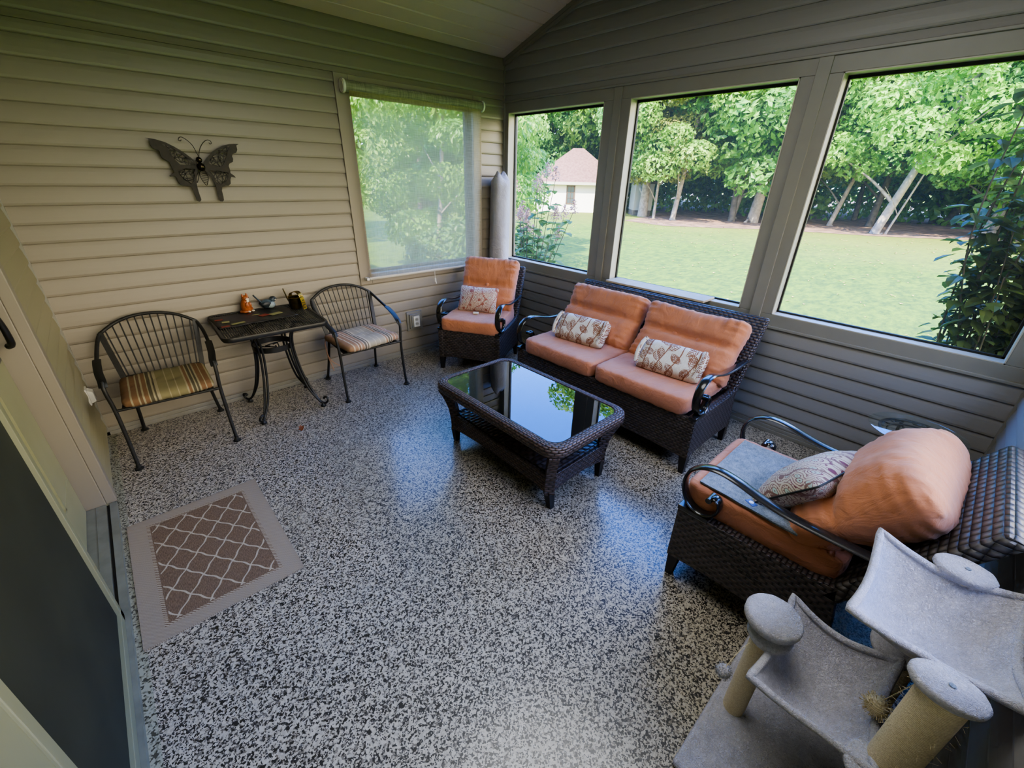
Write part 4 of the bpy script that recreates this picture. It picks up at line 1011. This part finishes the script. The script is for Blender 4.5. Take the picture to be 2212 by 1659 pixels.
bm = new(); ball(bm, (-.012, -.028, .042), .026, 12, (1.4, .35, .75)); ball(bm, (-.012, .028, .042), .026, 12, (1.4, .35, .75)); obj('wings', bm, M['birddark'], bd, smooth=True)
# brass watering can
wc = thing('brass_watering_can', 'small aged brass watering can with embossed strap handle on the bistro table', 'watering can', (-2.335, -.205, TZ + .002), math.radians(-60))
bm = new(); lathe(bm, [(.040, 0), (.042, .004), (.046, .05), (.048, .088), (.045, .088), (.042, .05), (.038, .006), (0, .006)], n=24); obj('pot', bm, M['brassdark'], wc, smooth=60)
bm = new(); sweep(bm, [(.0485 * math.cos(a), .0485 * math.sin(a), .088) for a in [2 * PI * k / 30 for k in range(30)]], .003, sides=6, closed=True); obj('rim', bm, M['brass'], wc, smooth=True)
bm = new(); sweep(bm, spline([(-.042, 0, .03), (-.066, 0, .06), (-.082, 0, .105), (-.095, 0, .145)], 5), .006, sides=8, taper=lambda t: 1.1 - .4 * t); obj('spout', bm, M['brassdark'], wc, smooth=True)
bm = new(); P = spline([(.0, 0, .128), (.03, 0, .134), (.058, 0, .115), (.074, 0, .07), (.082, 0, .02), (.086, 0, .0025)], 6); sweep(bm, P, .0018, .019, axis=(0, 1, 0), square=True)
sweep(bm, spline([(-.036, 0, .088), (-.03, 0, .112), (0, 0, .128)], 5), .0018, .015, axis=(0, 1, 0), square=True); h_ = obj('strap_handle', bm, M['brass'], wc, smooth=40)
bm = new()
for k in range(9):
    q = P[int(6 + k * 2.4)]
    for dy in (-.010, .003): box(bm, (q.x + .001, dy + .002 * (k % 2), q.z - .0035), (q.x + .0042, dy + .006 + .002 * (k % 2), q.z + .0035))
obj('embossing', bm, M['darkline'], h_)

# ------------------------------------------------------------------ floor things
bm = new(); uvl = bm.loops.layers.uv.verify(); pts = rrect(.60, .857, .006, 2)
A = [bm.verts.new((x, y, .0005)) for x, y in pts]; B = [bm.verts.new((x, y, .007)) for x, y in pts]
bm.faces.new(A[::-1]); bm.faces.new(B)
for i in range(len(pts)): bm.faces.new((A[i], A[(i + 1) % len(pts)], B[(i + 1) % len(pts)], B[i]))
for f in bm.faces:
    for l in f.loops: l[uvl].uv = (l.vert.co.x, l.vert.co.y)
rg = tag(obj('doormat', bm, M['mat']), 'brown woven doormat with cream diamond lattice and beige border by the door', 'doormat'); rg.location = (-3.335, -1.618, 0)
bm = new()
for k, (rz, rx, s) in enumerate(((0, 35, 1), (70, 50, .9), (140, 30, 1), (210, 55, .8), (290, 40, .95), (330, 70, .7))):
    pts = [(0, 0, 0), (.010, .008, .002), (.013, .018, .006), (.004, .030, .004), (-.008, .02, .006), (-.008, .008, .002)]
    vs = [bm.verts.new(R('Z', rz) @ R('X', rx) @ Vector((x * s, y * s, z * s + .002))) for x, y, z in pts]; vs2 = [bm.verts.new(v.co + Vector((0, 0, .0012))) for v in vs]
    bm.faces.new(vs); bm.faces.new(vs2[::-1])
    for i in range(6): bm.faces.new((vs[i], vs[(i + 1) % 6], vs2[(i + 1) % 6], vs2[i]))
dlf = tag(obj('dried_leaf', bm, M['dryleaf']), 'small crumpled orange-brown dry leaf alone on the speckled floor', 'leaf'); dlf.location = (-2.637, -.82, .003); dlf.scale = (1.25, 1.25, 1.6)

# furled umbrella in its cover, standing in the corner
um = thing('covered_umbrella', 'furled patio umbrella in a pale grey cloth cover standing in the far corner', 'umbrella', (-.20, -.155, 0))
bm = new(); rings = []; n = 26
for j in range(30):
    t = j / 29; z = .06 + t * 1.64; rr = .108 - .012 * t - (.045 * max(0, t - .965) / .035 if t > .965 else 0) - .03 * max(0, .12 - t) / .12
    cx = .055 * t; cy = .035 * t; ring_ = []
    for k in range(n):
        a = 2 * PI * k / n; f = 1 + .07 * math.sin(3 * a + 3.2 * t) + .05 * math.sin(5 * a - 4 * t) + .05 * noise.noise(Vector((math.cos(a) * 2, math.sin(a) * 2, t * 5)))
        zz = z + (.035 * math.sin(2 * a + 1.2) * (t - .9) / .1 if t > .9 else 0)
        ring_.append(bm.verts.new((cx + rr * f * math.cos(a), cy + rr * f * math.sin(a), zz)))
    rings.append(ring_)
for A, B in zip(rings, rings[1:]):
    for k in range(n): bm.faces.new((A[k], A[(k + 1) % n], B[(k + 1) % n], B[k]))
bm.faces.new(rings[0][::-1]); c = bm.verts.new((.05, .03, 1.67))
for k in range(n): bm.faces.new((rings[-1][k], rings[-1][(k + 1) % n], c))
obj('cloth_cover', bm, M['cover'], um, smooth=True)
bm = new(); sweep(bm, [(0, 0, 0), (0.002, .001, .12)], .019, sides=12); obj('pole', bm, M['legmetal'], um, smooth=True)
# loose board on the window sill
bm = new(); box(bm, (-.135, -2.425, .8715), (.05, -1.535, .889)); tag(obj('loose_board', bm, M['plankwood'], bevel=.003), 'pale wooden board lying on the window sill behind the loveseat', 'board')

# ------------------------------------------------------------------ cat tree
cat = thing('cat_tree', 'grey plush cat tree with two hammocks and sisal posts in the near right corner', 'cat tree', (-2.06, -3.84, 0))
OX, OY = -2.06, -3.84
def L_(x, y): return (x - OX, y - OY)
bm = new(); box(bm, (-2.43 - OX, -4.09 - OY, 0), (-1.785 - OX, -3.60 - OY, .032)); obj('base', bm, M['plush'], cat, bevel=.012)
def post(x, y, z0, z1, r):
    bm = new(); lathe(bm, [(r, z0), (r, z1)], (*L_(x, y), 0), 24); return obj('sisal_post', bm, M['sisal'], cat, smooth=True)
post(-2.125, -3.667, .032, .49, .034); pN = post(-2.262, -3.985, .032, .745, .043); post(-1.825, -3.985, .032, .742, .036)
def disk(name, x, y, z, r, h, sx=1.0, sy=1.0):
    bm = new(); lathe(bm, [(0, -h), (r * .93, -h), (r, -h * .7), (r, -h * .25), (r * .92, 0), (0, 0)], (0, 0, 0), 32)
    for v in bm.verts: v.co = Vector((v.co.x * sx + x - OX, v.co.y * sy + y - OY, v.co.z + z + .002 * noise.noise(v.co * 40)))
    return obj(name, bm, M['plush'], cat, smooth=60)
disk('perch', -2.125, -3.667, .525, .078, .035)
def hammock(x0, x1, y0, y1, z, sag, flare, seed):
    bm = new(); n, m = 26, 22; G = []
    for j in range(m + 1):
        row = []
        for i in range(n + 1):
            a, b = 2 * i / n - 1, 2 * j / m - 1
            k = 1 + flare * (a * a * b * b) - .05 * (1 - a * a) * abs(b) - .05 * (1 - b * b) * abs(a)
            x = (x0 + x1) / 2 + (x1 - x0) / 2 * a * k; y = (y0 + y1) / 2 + (y1 - y0) / 2 * b * k
            h = (1 - abs(a) ** 3.2) * (1 - abs(b) ** 3.2)
            zz = z - sag * h + .03 * (a * a * b * b) + .004 * noise.noise(Vector((x * 18, y * 18, seed)))
            row.append(Vector((x - OX, y - OY, zz)))
        G.append(row)
    th_ = .012
    A = [[bm.verts.new(p) for p in r] for r in G]; B = [[bm.verts.new(p - Vector((0, 0, th_))) for p in r] for r in G]
    for j in range(m):
        for i in range(n):
            bm.faces.new((A[j][i], A[j][i + 1], A[j + 1][i + 1], A[j + 1][i])); bm.faces.new((B[j][i], B[j + 1][i], B[j + 1][i + 1], B[j][i + 1]))
    per = [(0, i) for i in range(n)] + [(j, n) for j in range(m)] + [(m, n - i) for i in range(n)] + [(m - j, 0) for j in range(m)]
    for k in range(len(per)):
        (a, b), (c, d) = per[k], per[(k + 1) % len(per)]; bm.faces.new((A[a][b], A[c][d], B[c][d], B[a][b]))
    o = obj('hammock', bm, M['plush'], cat, smooth=True)
    bm = new(); sweep(bm, [G[a][b] - Vector((0, 0, .004)) for a, b in per], .0105, sides=8, closed=True); obj('hammock_hem', bm, M['plush'], o, smooth=True)
    return o
hammock(-2.205, -1.845, -4.095, -3.805, .742, .085, .06, 1)
hammock(-2.31, -1.955, -3.955, -3.69, .435, .10, .06, 5)
disk('mounting_tab', -2.262, -3.982, .765, .052, .024, .95, 1.25); disk('mounting_tab', -1.825, -3.982, .765, .052, .024, .95, 1.25)
disk('mounting_tab', -2.125, -3.675, .46, .062, .026, 1.15, 1.0); disk('mounting_tab', -1.885, -3.945, .46, .06, .026, 1.3, 1.0); disk('mounting_tab', -2.30, -3.96, .452, .055, .026, 1.1, 1.0)
def fuzzy(bm, c, r, n, ln):
    ball(bm, c, r, 14)
    rr = random.Random(3)
    for k in range(n):
        d = Vector((rr.gauss(0, 1), rr.gauss(0, 1), rr.gauss(0, 1))).normalized(); p = Vector(c) + d * r * .95
        sweep(bm, [p, p + d * ln + Vector((rr.uniform(-.3, .3), rr.uniform(-.3, .3), rr.uniform(-.3, .3))) * ln], .0008, sides=3)
bm = new(); fuzzy(bm, (*L_(-2.262, -3.618), .335), .021, 120, .006); tp = obj('pompom', bm, M['plush'], cat, smooth=True)
bm = new(); sweep(bm, spline([(*L_(-2.262, -3.618), .35), (*L_(-2.22, -3.63), .40), (*L_(-2.17, -3.65), .432)], 5), .0012, sides=5); obj('pompom_cord', bm, M['sisal'], tp)
bm = new(); fuzzy(bm, (*L_(-2.155, -3.935), .475), .026, 160, .009); tp = obj('pompom', bm, M['sisal'], cat, smooth=True)
bm = new(); sweep(bm, [(*L_(-2.155, -3.935), .49), (*L_(-2.19, -3.96), .655)], .0012, sides=5); obj('pompom_cord', bm, M['sisal'], tp)
bm = new(); rr = random.Random(11)
for k in range(150):      # frayed fibres on the big post
    a = rr.uniform(0, 2 * PI); z = rr.uniform(.1, .72); d = Vector((math.cos(a), math.sin(a), 0)); p = Vector((*L_(-2.262, -3.985), z)) + d * .045
    sweep(bm, [p, p + d * rr.uniform(.004, .013) + Vector((0, 0, rr.uniform(-.012, .012)))], .00045, sides=3)
o = obj('frayed_fibres', bm, M['sisal'], pN); o['kind'] = 'stuff'
for x, y in ((-2.262, -3.985), (-1.825, -3.985)):
    bm = new(); lathe(bm, [(0, .7655), (.006, .7655), (.006, .7675), (0, .768)], (*L_(x, y), 0), 10); obj('screw_cap', bm, M['felt'], cat)
# ------------------------------------------------------------------ outdoors
G0 = -.6
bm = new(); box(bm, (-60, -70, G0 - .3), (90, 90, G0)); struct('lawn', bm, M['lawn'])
edge = [(44, -40), (33, -9), (28.6, -4), (26.6, -1.5), (25.3, .2), (24.6, 2.4), (23.4, 5), (21.6, 7), (19.6, 9.0), (20.6, 12), (25.5, 13.2), (31, 15.5), (40, 34), (90, 60), (90, -40)]
bm = new(); f = bm.faces.new([bm.verts.new((x + rnd.uniform(-.3, .3), y, G0 + .012)) for x, y in edge]); struct('forest_floor_ground', bm, M['litter'])
bm = new()
for k in range(420):
    x = rnd.uniform(5, 25); y = rnd.uniform(-5, 12)
    if x > 24 - .3 * abs(y - 2) and y > 5: continue
    s = rnd.uniform(.03, .06) * (.6 + x / 22); a = rnd.uniform(0, PI); c, d = math.cos(a) * s, math.sin(a) * s
    bm.faces.new([bm.verts.new(p) for p in ((x - c, y - d, G0 + .02), (x + d * .6, y - c * .6, G0 + .03), (x + c, y + d, G0 + .02), (x - d * .6, y + c * .6, G0 + .035))])
fl = obj('fallen_leaves', bm, M['yellowleaf']); tag(fl, 'yellow fallen leaves scattered over the sunny lawn', 'leaves', kind='stuff')

def leafmesh(name, blobs, per, leaf, mat, seed, droop=.2, shell=.55):
    r = random.Random(seed); V = []; F = []
    for (cx, cy, cz, rx, ry, rz) in blobs:
        for k in range(int(per * (rx * ry) ** .5 / blobs[0][3])):
            d = Vector((r.gauss(0, 1), r.gauss(0, 1), r.gauss(.25, 1))).normalized(); q = shell + (1 - shell) * r.random() ** .5
            p = Vector((cx + d.x * rx * q, cy + d.y * ry * q, cz + d.z * rz * q))
            nrm = (d * .8 + Vector((r.gauss(0, .5), r.gauss(0, .5), r.gauss(.35, .5)))).normalized()
            u = nrm.cross(Vector((r.gauss(0, 1), r.gauss(0, 1), r.gauss(-droop * 4, 1)))).normalized(); w = nrm.cross(u)
            s = leaf * r.uniform(.6, 1.25); i = len(V)
            V += [p - w * s * .62, p + u * s * .36 - w * s * .1 + nrm * s * .08, p + w * s * .68 - nrm * s * .1, p - u * s * .36 - w * s * .1 + nrm * s * .08]
            F.append((i, i + 1, i + 2, i + 3))
    me = bpy.data.meshes.new(name); me.from_pydata([tuple(v) for v in V], [], F); me.materials.append(mat); me.update(); return me
def crown_blobs(n, Rc, z0, z1, br, seed):
    r = random.Random(seed); out = [(0, 0, (z0 + z1) / 2, br, br, br * .8)]
    for k in range(n):
        t = (k + .5) / n; z = z0 + (z1 - z0) * t; prof = math.sin(PI * (.16 + .78 * t)) ** .7
        a = k * 2.4 + r.uniform(-.4, .4); q = Rc * prof * r.uniform(.45, 1.0)
        b = br * r.uniform(.75, 1.2); out.append((q * math.cos(a), q * math.sin(a), z, b, b, b * .62))
    return out
def trunk_bm(h, r, lean=(0, 0), seed=0, forks=4, flare=1.5):
    bm = new(); rr = random.Random(seed)
    pts = [(0, 0, -.05), (lean[0] * .02, lean[1] * .02, .25), (lean[0] * .3, lean[1] * .3, h * .3), (lean[0] * .65, lean[1] * .65, h * .65), (lean[0], lean[1], h)]
    P = spline(pts, 6); sweep(bm, P, r, sides=10, taper=lambda t: (flare - (flare - 1) * min(1, t / .07)) * (1 - .75 * t))
    for k in range(forks):
        t = .38 + .5 * k / max(1, forks); b = P[int(t * (len(P) - 1))]; a = k * 2.3 + rr.uniform(0, 1); L = h * .28
        sweep(bm, spline([b, b + Vector((math.cos(a) * L * .4, math.sin(a) * L * .4, L * .35)), b + Vector((math.cos(a) * L, math.sin(a) * L, L * .75))], 4), r * .32, sides=6, taper=lambda t: 1 - .7 * t)
    return bm
def add_crown(me, parent, name='crown'):
    o = bpy.data.objects.new(name, me); C.objects.link(o); o.parent = parent; return o
CR = [leafmesh('crown', crown_blobs(40, 3.9, 2.9, 10.6, 1.25, s), 560, .20, M[m], s, shell=.5) for s, m in ((1, 'leaf'), (2, 'leaf2'), (3, 'leaf'))]
CRY = leafmesh('crown', crown_blobs(30, 3.0, 2.4, 8.6, 1.05, 9), 480, .18, M['leafyel'], 9, shell=.5)
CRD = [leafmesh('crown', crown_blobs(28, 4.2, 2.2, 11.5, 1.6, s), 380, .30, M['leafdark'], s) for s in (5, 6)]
def tree(name, label, loc, crown, h, r, lean, seed, bark='bark', scale=1, group=None, forks=4):
    t = thing(name, label, 'tree', (loc[0], loc[1], G0), seed * 1.1, group); t.scale = (scale,) * 3
    ca, sa = math.cos(-seed * 1.1), math.sin(-seed * 1.1); ln = (lean[0] * ca - lean[1] * sa, lean[0] * sa + lean[1] * ca)
    obj('trunk', trunk_bm(h, r, ln, seed, forks), M[bark], t, smooth=True)
    if crown: add_crown(crown, t)
    return t
tree('broadleaf_tree', 'thick pale-trunked tree with flared base beside the grey shed', (24.6, 13.3), CR[1], 8, .40, (0, 0), 1)
tree('young_tree', 'slim pale trunk standing between the flared tree and its right neighbour', (23.7, 11.9), CRY, 6.5, .12, (.1, .1), 2)
tree('broadleaf_tree', 'medium grey-trunked tree at the lawn edge right of the slim pale trunk', (23.8, 10.6), CR[0], 8, .20, (.2, -.6), 3)
tree('broadleaf_tree', 'leaning mottled tree behind the middle of the centre window', (29.5, 9.2), CR[2], 8.5, .26, (.2, -1.2), 4)
tree('broadleaf_tree', 'stout flared tree seen right of centre through the middle window', (27.2, 7.0), CR[1], 9, .42, (.2, -.5), 5)
tree('broadleaf_tree', 'tree with slanting dark trunk just right of the mullion in the right window', (29.7, 3.4), CR[0], 8, .17, (0, -1.4), 6)
tree('broadleaf_tree', 'tall tree with long bare slanting trunk in the middle of the right window', (26.7, .65), CR[2], 9.5, .25, (.5, -2.0), 7, scale=1.08)
tree('young_tree', 'thin leaning sapling hugging the tall slanting trunk', (26.9, .2), None, 6.2, .07, (.3, -1.2), 8, forks=2)
tree('broadleaf_tree', 'pale leaning tree seen behind the vine at the right window', (30.2, -3.2), CR[1], 8.5, .24, (.2, -2.0), 9)
tree('broadleaf_tree', 'very tall tree rising behind the grey shed', (27.5, 17.2), CR[0], 9, .3, (0, 0), 11, scale=1.8)
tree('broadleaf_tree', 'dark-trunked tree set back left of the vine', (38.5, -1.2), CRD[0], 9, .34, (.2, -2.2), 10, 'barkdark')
# rows of trees behind, in the shade of the woods
proto = None; k = 0
spots = []
for ring_i, (d, n, a0, a1) in enumerate(((34, 11, -16, 62), (42, 13, -18, 66), (52, 15, -20, 70))):
    for i in range(n):
        a = math.radians(a0 + (a1 - a0) * (i + .5 + rnd.uniform(-.25, .25)) / n); dd = d + rnd.uniform(-2, 2)
        if d < 40 and 29 < math.degrees(a) < 50: continue
        spots.append((-3.3 + dd * math.cos(a), -3.7 + dd * math.sin(a)))
for x, y in spots:
    if proto is None:
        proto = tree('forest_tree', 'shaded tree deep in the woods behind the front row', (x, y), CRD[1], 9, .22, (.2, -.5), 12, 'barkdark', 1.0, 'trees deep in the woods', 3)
        continue
    s = rnd.uniform(.85, 1.12); c = dup(proto, (x, y, G0), rnd.uniform(0, 6), scale=(s, s, s * rnd.uniform(.9, 1.05)))
    for ch in c.children:
        if ch.name.startswith('crown'): ch.data = rnd.choice(CRD + [CR[1]])
r_ = random.Random(4); blobs = []
for i in range(120):
    a = math.radians(-18 + 88 * (i % 60) / 59); d = (42 if i < 60 else 52) + r_.uniform(-4, 6); h = r_.uniform(1.2, 2.6) + (1 if i >= 60 else 0)
    blobs.append((-3.3 + d * math.cos(a), -3.7 + d * math.sin(a), G0 + h * .7, 2.6, 2.6, h))
ug = bpy.data.objects.new('undergrowth', leafmesh('undergrowth', blobs, 230, .42, M['leafdark'], 21, shell=.3)); C.objects.link(ug)
tag(ug, 'dark undergrowth filling the gaps between the trunks in the woods', 'undergrowth', kind='stuff')
# garden trees close to the shaded window
ta = tree('garden_tree', 'leafy garden tree seen dimly through the roller shade', (3.1, 6.1), None, 4.5, .10, (.5, .1), 31)
add_crown(leafmesh('crown', crown_blobs(50, 2.6, .9, 6.2, .62, 31), 640, .095, M['leaf'], 31, .6), ta)
tb = tree('garden_tree', 'drooping bright green garden tree in the left window in front of the white house', (5.6, 7.4), None, 4.4, .10, (.1, .2), 33)
add_crown(leafmesh('crown', crown_blobs(36, 2.1, 1.6, 5.8, .75, 33), 380, .13, M['leaf2'], 33, .8), tb)

tree('garden_tree', 'farther garden tree whose leaves fill the upper part of the shaded window', (1.6, 14.5), CR[0], 6, .16, (.2, .1), 41, scale=.85)
def leaf_shape(bm, p, d, size, nrm, mi=0, wid=.34):
    d = Vector(d).normalized(); s = d.cross(nrm).normalized(); n = s.cross(d)
    q = [p, p + d * size * .35 + s * size * wid + n * size * .06, p + d * size * .75 + s * size * wid * .7 + n * size * .02, p + d * size - n * size * .12, p + d * size * .75 - s * size * wid * .7 + n * size * .02, p + d * size * .35 - s * size * wid + n * size * .06]
    v = [bm.verts.new(x) for x in q]; m = [bm.verts.new(p + d * size * .4 - n * size * .02)]
    for a, b in ((0, 1), (1, 2), (2, 3), (3, 4), (4, 5), (5, 0)):
        f = bm.faces.new((v[a], v[b], m[0])); f.material_index = mi
# hydrangea at the porch corner
sb2 = leafmesh('garden_shrub', [(0, 0, .75, .95, .95, .8), (.5, .2, .6, .6, .6, .6), (-.4, .3, .7, .6, .6, .6)], 1500, .09, M['leafdark'], 40)
gs = bpy.data.objects.new('garden_shrub', sb2); C.objects.link(gs); gs.location = (1.75, 3.3, G0); tag(gs, 'dark rounded shrub low in the shaded window behind the roller shade', 'shrub')
hy = thing('hydrangea_shrub', 'hydrangea shrub with faded pink flower heads outside the left window', 'shrub', (.95, .52, G0))
r_ = random.Random(8); sb, lb, fb = new(), new(), new()
for k in range(46):
    a = r_.uniform(0, 2 * PI); rad = r_.uniform(.12, .66); h = r_.uniform(1.0, 2.5) - rad * .6
    tip = Vector((rad * math.cos(a), rad * math.sin(a), h)); P = spline([(0, 0, 0), tip * .5 + Vector((0, 0, .15)), tip], 5); sweep(sb, P, .008, sides=6, taper=lambda t: 1 - .6 * t)
    for j in range(24):
        t = .2 + .78 * j / 23; p = P[int(t * (len(P) - 1))]; b = r_.uniform(0, 2 * PI)
        leaf_shape(lb, p + Vector((r_.uniform(-.03, .03), r_.uniform(-.03, .03), 0)), (math.cos(b), math.sin(b), r_.uniform(-.5, .3)), r_.uniform(.11, .18), Vector((0, 0, 1)))
    if h > 1.35:
        for j in range(90):
            t = r_.random(); w = .09 * (1 - t) ** .8 + .015; b = r_.uniform(0, 2 * PI); q = w * r_.random() ** .5
            p = tip + Vector((q * math.cos(b), q * math.sin(b), t * .17 - .02)); nn = Vector((math.cos(b), math.sin(b), r_.uniform(.2, 1))).normalized(); u = nn.orthogonal().normalized(); w2 = nn.cross(u); s = .011
            fb.faces.new([fb.verts.new(p + x) for x in (u * s, w2 * s, -u * s, -w2 * s)])
obj('stems', sb, M['stem'], hy, smooth=True); obj('leaves', lb, M['hydleaf'], hy); obj('flower_heads', fb, M['hydflower'], hy)
# climbing shrub by the right window
vs_ = thing('climbing_shrub', 'tall dark leafy climbing shrub crowding the right edge of the right window', 'shrub', (.62, -3.95, G0))
r_ = random.Random(15); sb, lb = new(), new()
for k in range(66):
    y1 = r_.uniform(-.4, .33); x1 = r_.uniform(-.25, .12); h = r_.uniform(1.6, 3.4)
    P = spline([(r_.uniform(-.1, .2), r_.uniform(-.25, .1), 0), (x1 * .4, y1 * .5 + r_.uniform(-.08, .08), h * .35), (x1 * .8, y1 * .8 + r_.uniform(-.1, .1), h * .7), (x1, y1 + r_.uniform(-.06, .06), h)], 8); sweep(sb, P, .008, sides=6, taper=lambda t: 1 - .6 * t)
    for j in range(int(26 * h)):
        t = r_.uniform(.18, 1); p = P[int(t * (len(P) - 1))]; b = r_.uniform(0, 2 * PI)
        leaf_shape(lb, p + Vector((r_.uniform(-.05, .05), r_.uniform(-.05, .05), r_.uniform(-.03, .03))), (math.cos(b), math.sin(b), r_.uniform(-.7, .2)), r_.uniform(.075, .13), Vector((r_.uniform(-.3, .3), r_.uniform(-.3, .3), 1)), wid=.30)
obj('stems', sb, M['stem'], vs_, smooth=True); obj('leaves', lb, M['vineleaf'], vs_)

# white house and grey shed across the lawn
hs = thing('white_house', 'small white house with red shingled hip roof across the lawn', 'house', (23.4, 17.6, G0), math.radians(-43))
bm = new(); box(bm, (-3.6, 0, 0), (2.4, 5.5, 2.05)); obj('walls', bm, M['renderwall'], hs)
bm = new(); e = .35; z0 = 2.0; A = [bm.verts.new(p) for p in ((-3.6 - e, -e, z0), (2.4 + e, -e, z0), (2.4 + e, 5.5 + e, z0), (-3.6 - e, 5.5 + e, z0))]; B = [bm.verts.new(p) for p in ((-.7, 2.7, 4.3), (.1, 2.7, 4.3))]
for q in ((A[0], A[1], B[1], B[0]), (A[1], A[2], B[1]), (A[2], A[3], B[0], B[1]), (A[3], A[0], B[0]), (A[3], A[2], A[1], A[0])): bm.faces.new(q)
obj('hip_roof', bm, M['shingle'], hs)
bm = new(); box(bm, (-3.6 - e, -e - .05, z0 - .16), (2.4 + e, -e, z0 + .02)); obj('fascia', bm, M['reveal'], hs)
bm = new()
for x in (-1.25, -.72): box(bm, (x - .05, -.05, .55), (x + .05, 0, 1.78))
for z in (.55, 1.7): box(bm, (-1.3, -.05, z), (-.67, 0, z + .08))
for z in (.95, 1.32): box(bm, (-1.25, -.04, z), (-.72, 0, z + .03))
box(bm, (-1.0, -.04, .6), (-.97, 0, 1.75)); wf = obj('window_frame', bm, M['brownframe'], hs)
bm = new(); box(bm, (-1.22, -.02, .6), (-.75, .0, 1.74)); obj('window_pane', bm, M['housewin'], wf)
sh = thing('garden_shed', 'grey shed with dark eaves between the house and the flared tree', 'shed', (25.6, 14.2, G0), math.radians(-45))
bm = new(); box(bm, (-.62, -.8, .35), (.62, .8, 2.05)); obj('walls', bm, M['shedgrey'], sh)
bm = new(); prism(bm, [(-.78, 2.03), (.78, 2.03), (.78, 2.12), (0, 2.5), (-.78, 2.12)], 'y', -.95, .95); obj('gable_roof', bm, M['barkdark'], sh)
bm = new(); box(bm, (-.6, -.75, 0), (.6, .75, .36)); obj('plinth', bm, M['barkdark'], sh)

# ------------------------------------------------------------------ light, sky, camera
sun = bpy.data.lights.new('sun', 'SUN'); sun.energy = SUN_E; sun.angle = math.radians(.6); sun.color = (1.0, .96, .87)
so = bpy.data.objects.new('sun', sun); C.objects.link(so)
so.rotation_euler = Vector((.74, .16, -.86)).to_track_quat('-Z', 'Y').to_euler()
w = bpy.data.worlds.new('sky'); bpy.context.scene.world = w; w.use_nodes = True; nt = w.node_tree; nt.nodes.clear()
class WT(NT):
    def __init__(s, t): s.t = t
t = WT(nt); gen = t.coords('Generated'); sx, sy, sz = t.sep(gen)
zc = t.m1('MAXIMUM', sz, .0)
sky = t.ramp(zc, [(0, (.50, .68, .95)), (.2, (.12, .35, .95)), (.5, (.045, .22, .88)), (1, (.05, .18, .65))])
inv = t.m1('DIVIDE', 1.0, t.m1('ADD', zc, .12))
pl = t.comb(t.m1('MULTIPLY', sx, inv), t.m1('MULTIPLY', sy, inv), 0)
cl = t.noise(pl, 1.1, 7, .58, .3)
back = t.m1('MAXIMUM', 0.0, t.m1('ADD', t.m1('MULTIPLY', sy, -.18), t.m1('MULTIPLY', sx, -.1)))      # extra cloud out of view, added to whiten the incoming light
cf = t.ramp(t.m1('ADD', cl.outputs[0], back), [(.58, (0, 0, 0)), (.76, (1, 1, 1))])
sky = t.mix(cf, sky, (1.0, 1.0, 1.0))
edge_n = t.noise(gen, 9, 4)
belt = t.m1('MULTIPLY', t.m1('LESS_THAN', sz, t.m1('ADD', .30, t.m1('MULTIPLY', edge_n.outputs[0], .26))), t.m1('LESS_THAN', sy, -.12))   # unseen tree-line band added to the sky, coloured to tint light on the back wall
sky = t.mix(belt, sky, t.ramp(edge_n.outputs[0], [(.35, (.36, .33, .25)), (.65, (.76, .70, .56))]))
ground = t.m1('LESS_THAN', sz, -.01); sky = t.mix(ground, sky, (.20, .28, .10))
bg = t.n('Background', {'Color': sky, 'Strength': SKY_E}); o_ = nt.nodes.new('ShaderNodeOutputWorld'); nt.links.new(bg.outputs[0], o_.inputs[0])

fill_light = bpy.data.lights.new('added_fill_light', 'AREA'); fill_light.energy = FILL_E; fill_light.shape = 'DISK'; fill_light.size = 1.6; fill_light.color = (.90, .94, 1.0)  # unseen fill light added to brighten the room
lo = bpy.data.objects.new('added_fill_light', fill_light); C.objects.link(lo); lo.location = (-2.0, -2.9, 2.85)
cam = bpy.data.cameras.new('camera'); co = bpy.data.objects.new('camera', cam); C.objects.link(co)
Rm = ((0.73724921, -0.67524355, 0.02257767), (-0.28324181, -0.33924494, -0.89704345), (0.61338216, 0.65494964, -0.44136527))
r, d, f = (Vector(v) for v in Rm)
m = Matrix((r, -d, -f)).transposed().to_4x4(); m.translation = Vector((-3.29212, -3.72983, 1.69)); co.matrix_world = m
cam.sensor_fit = 'HORIZONTAL'; cam.sensor_width = 36; cam.lens = 36 * 911.986 / 2212; cam.clip_start = .02; cam.clip_end = 300
sc = bpy.context.scene; sc.camera = co
vs = sc.view_settings; vs.view_transform = 'AgX'; vs.look = LOOK; vs.exposure = EXPO
vs.use_white_balance = True; vs.white_balance_temperature = WB; vs.white_balance_tint = 10
cy = sc.cycles; cy.max_bounces = 8; cy.diffuse_bounces = 4; cy.use_adaptive_sampling = True; cy.adaptive_threshold = .025; cy.adaptive_min_samples = 12; cy.glossy_bounces = 4; cy.transparent_max_bounces = 24; cy.sample_clamp_indirect = 6; cy.caustics_reflective = False; cy.caustics_refractive = False
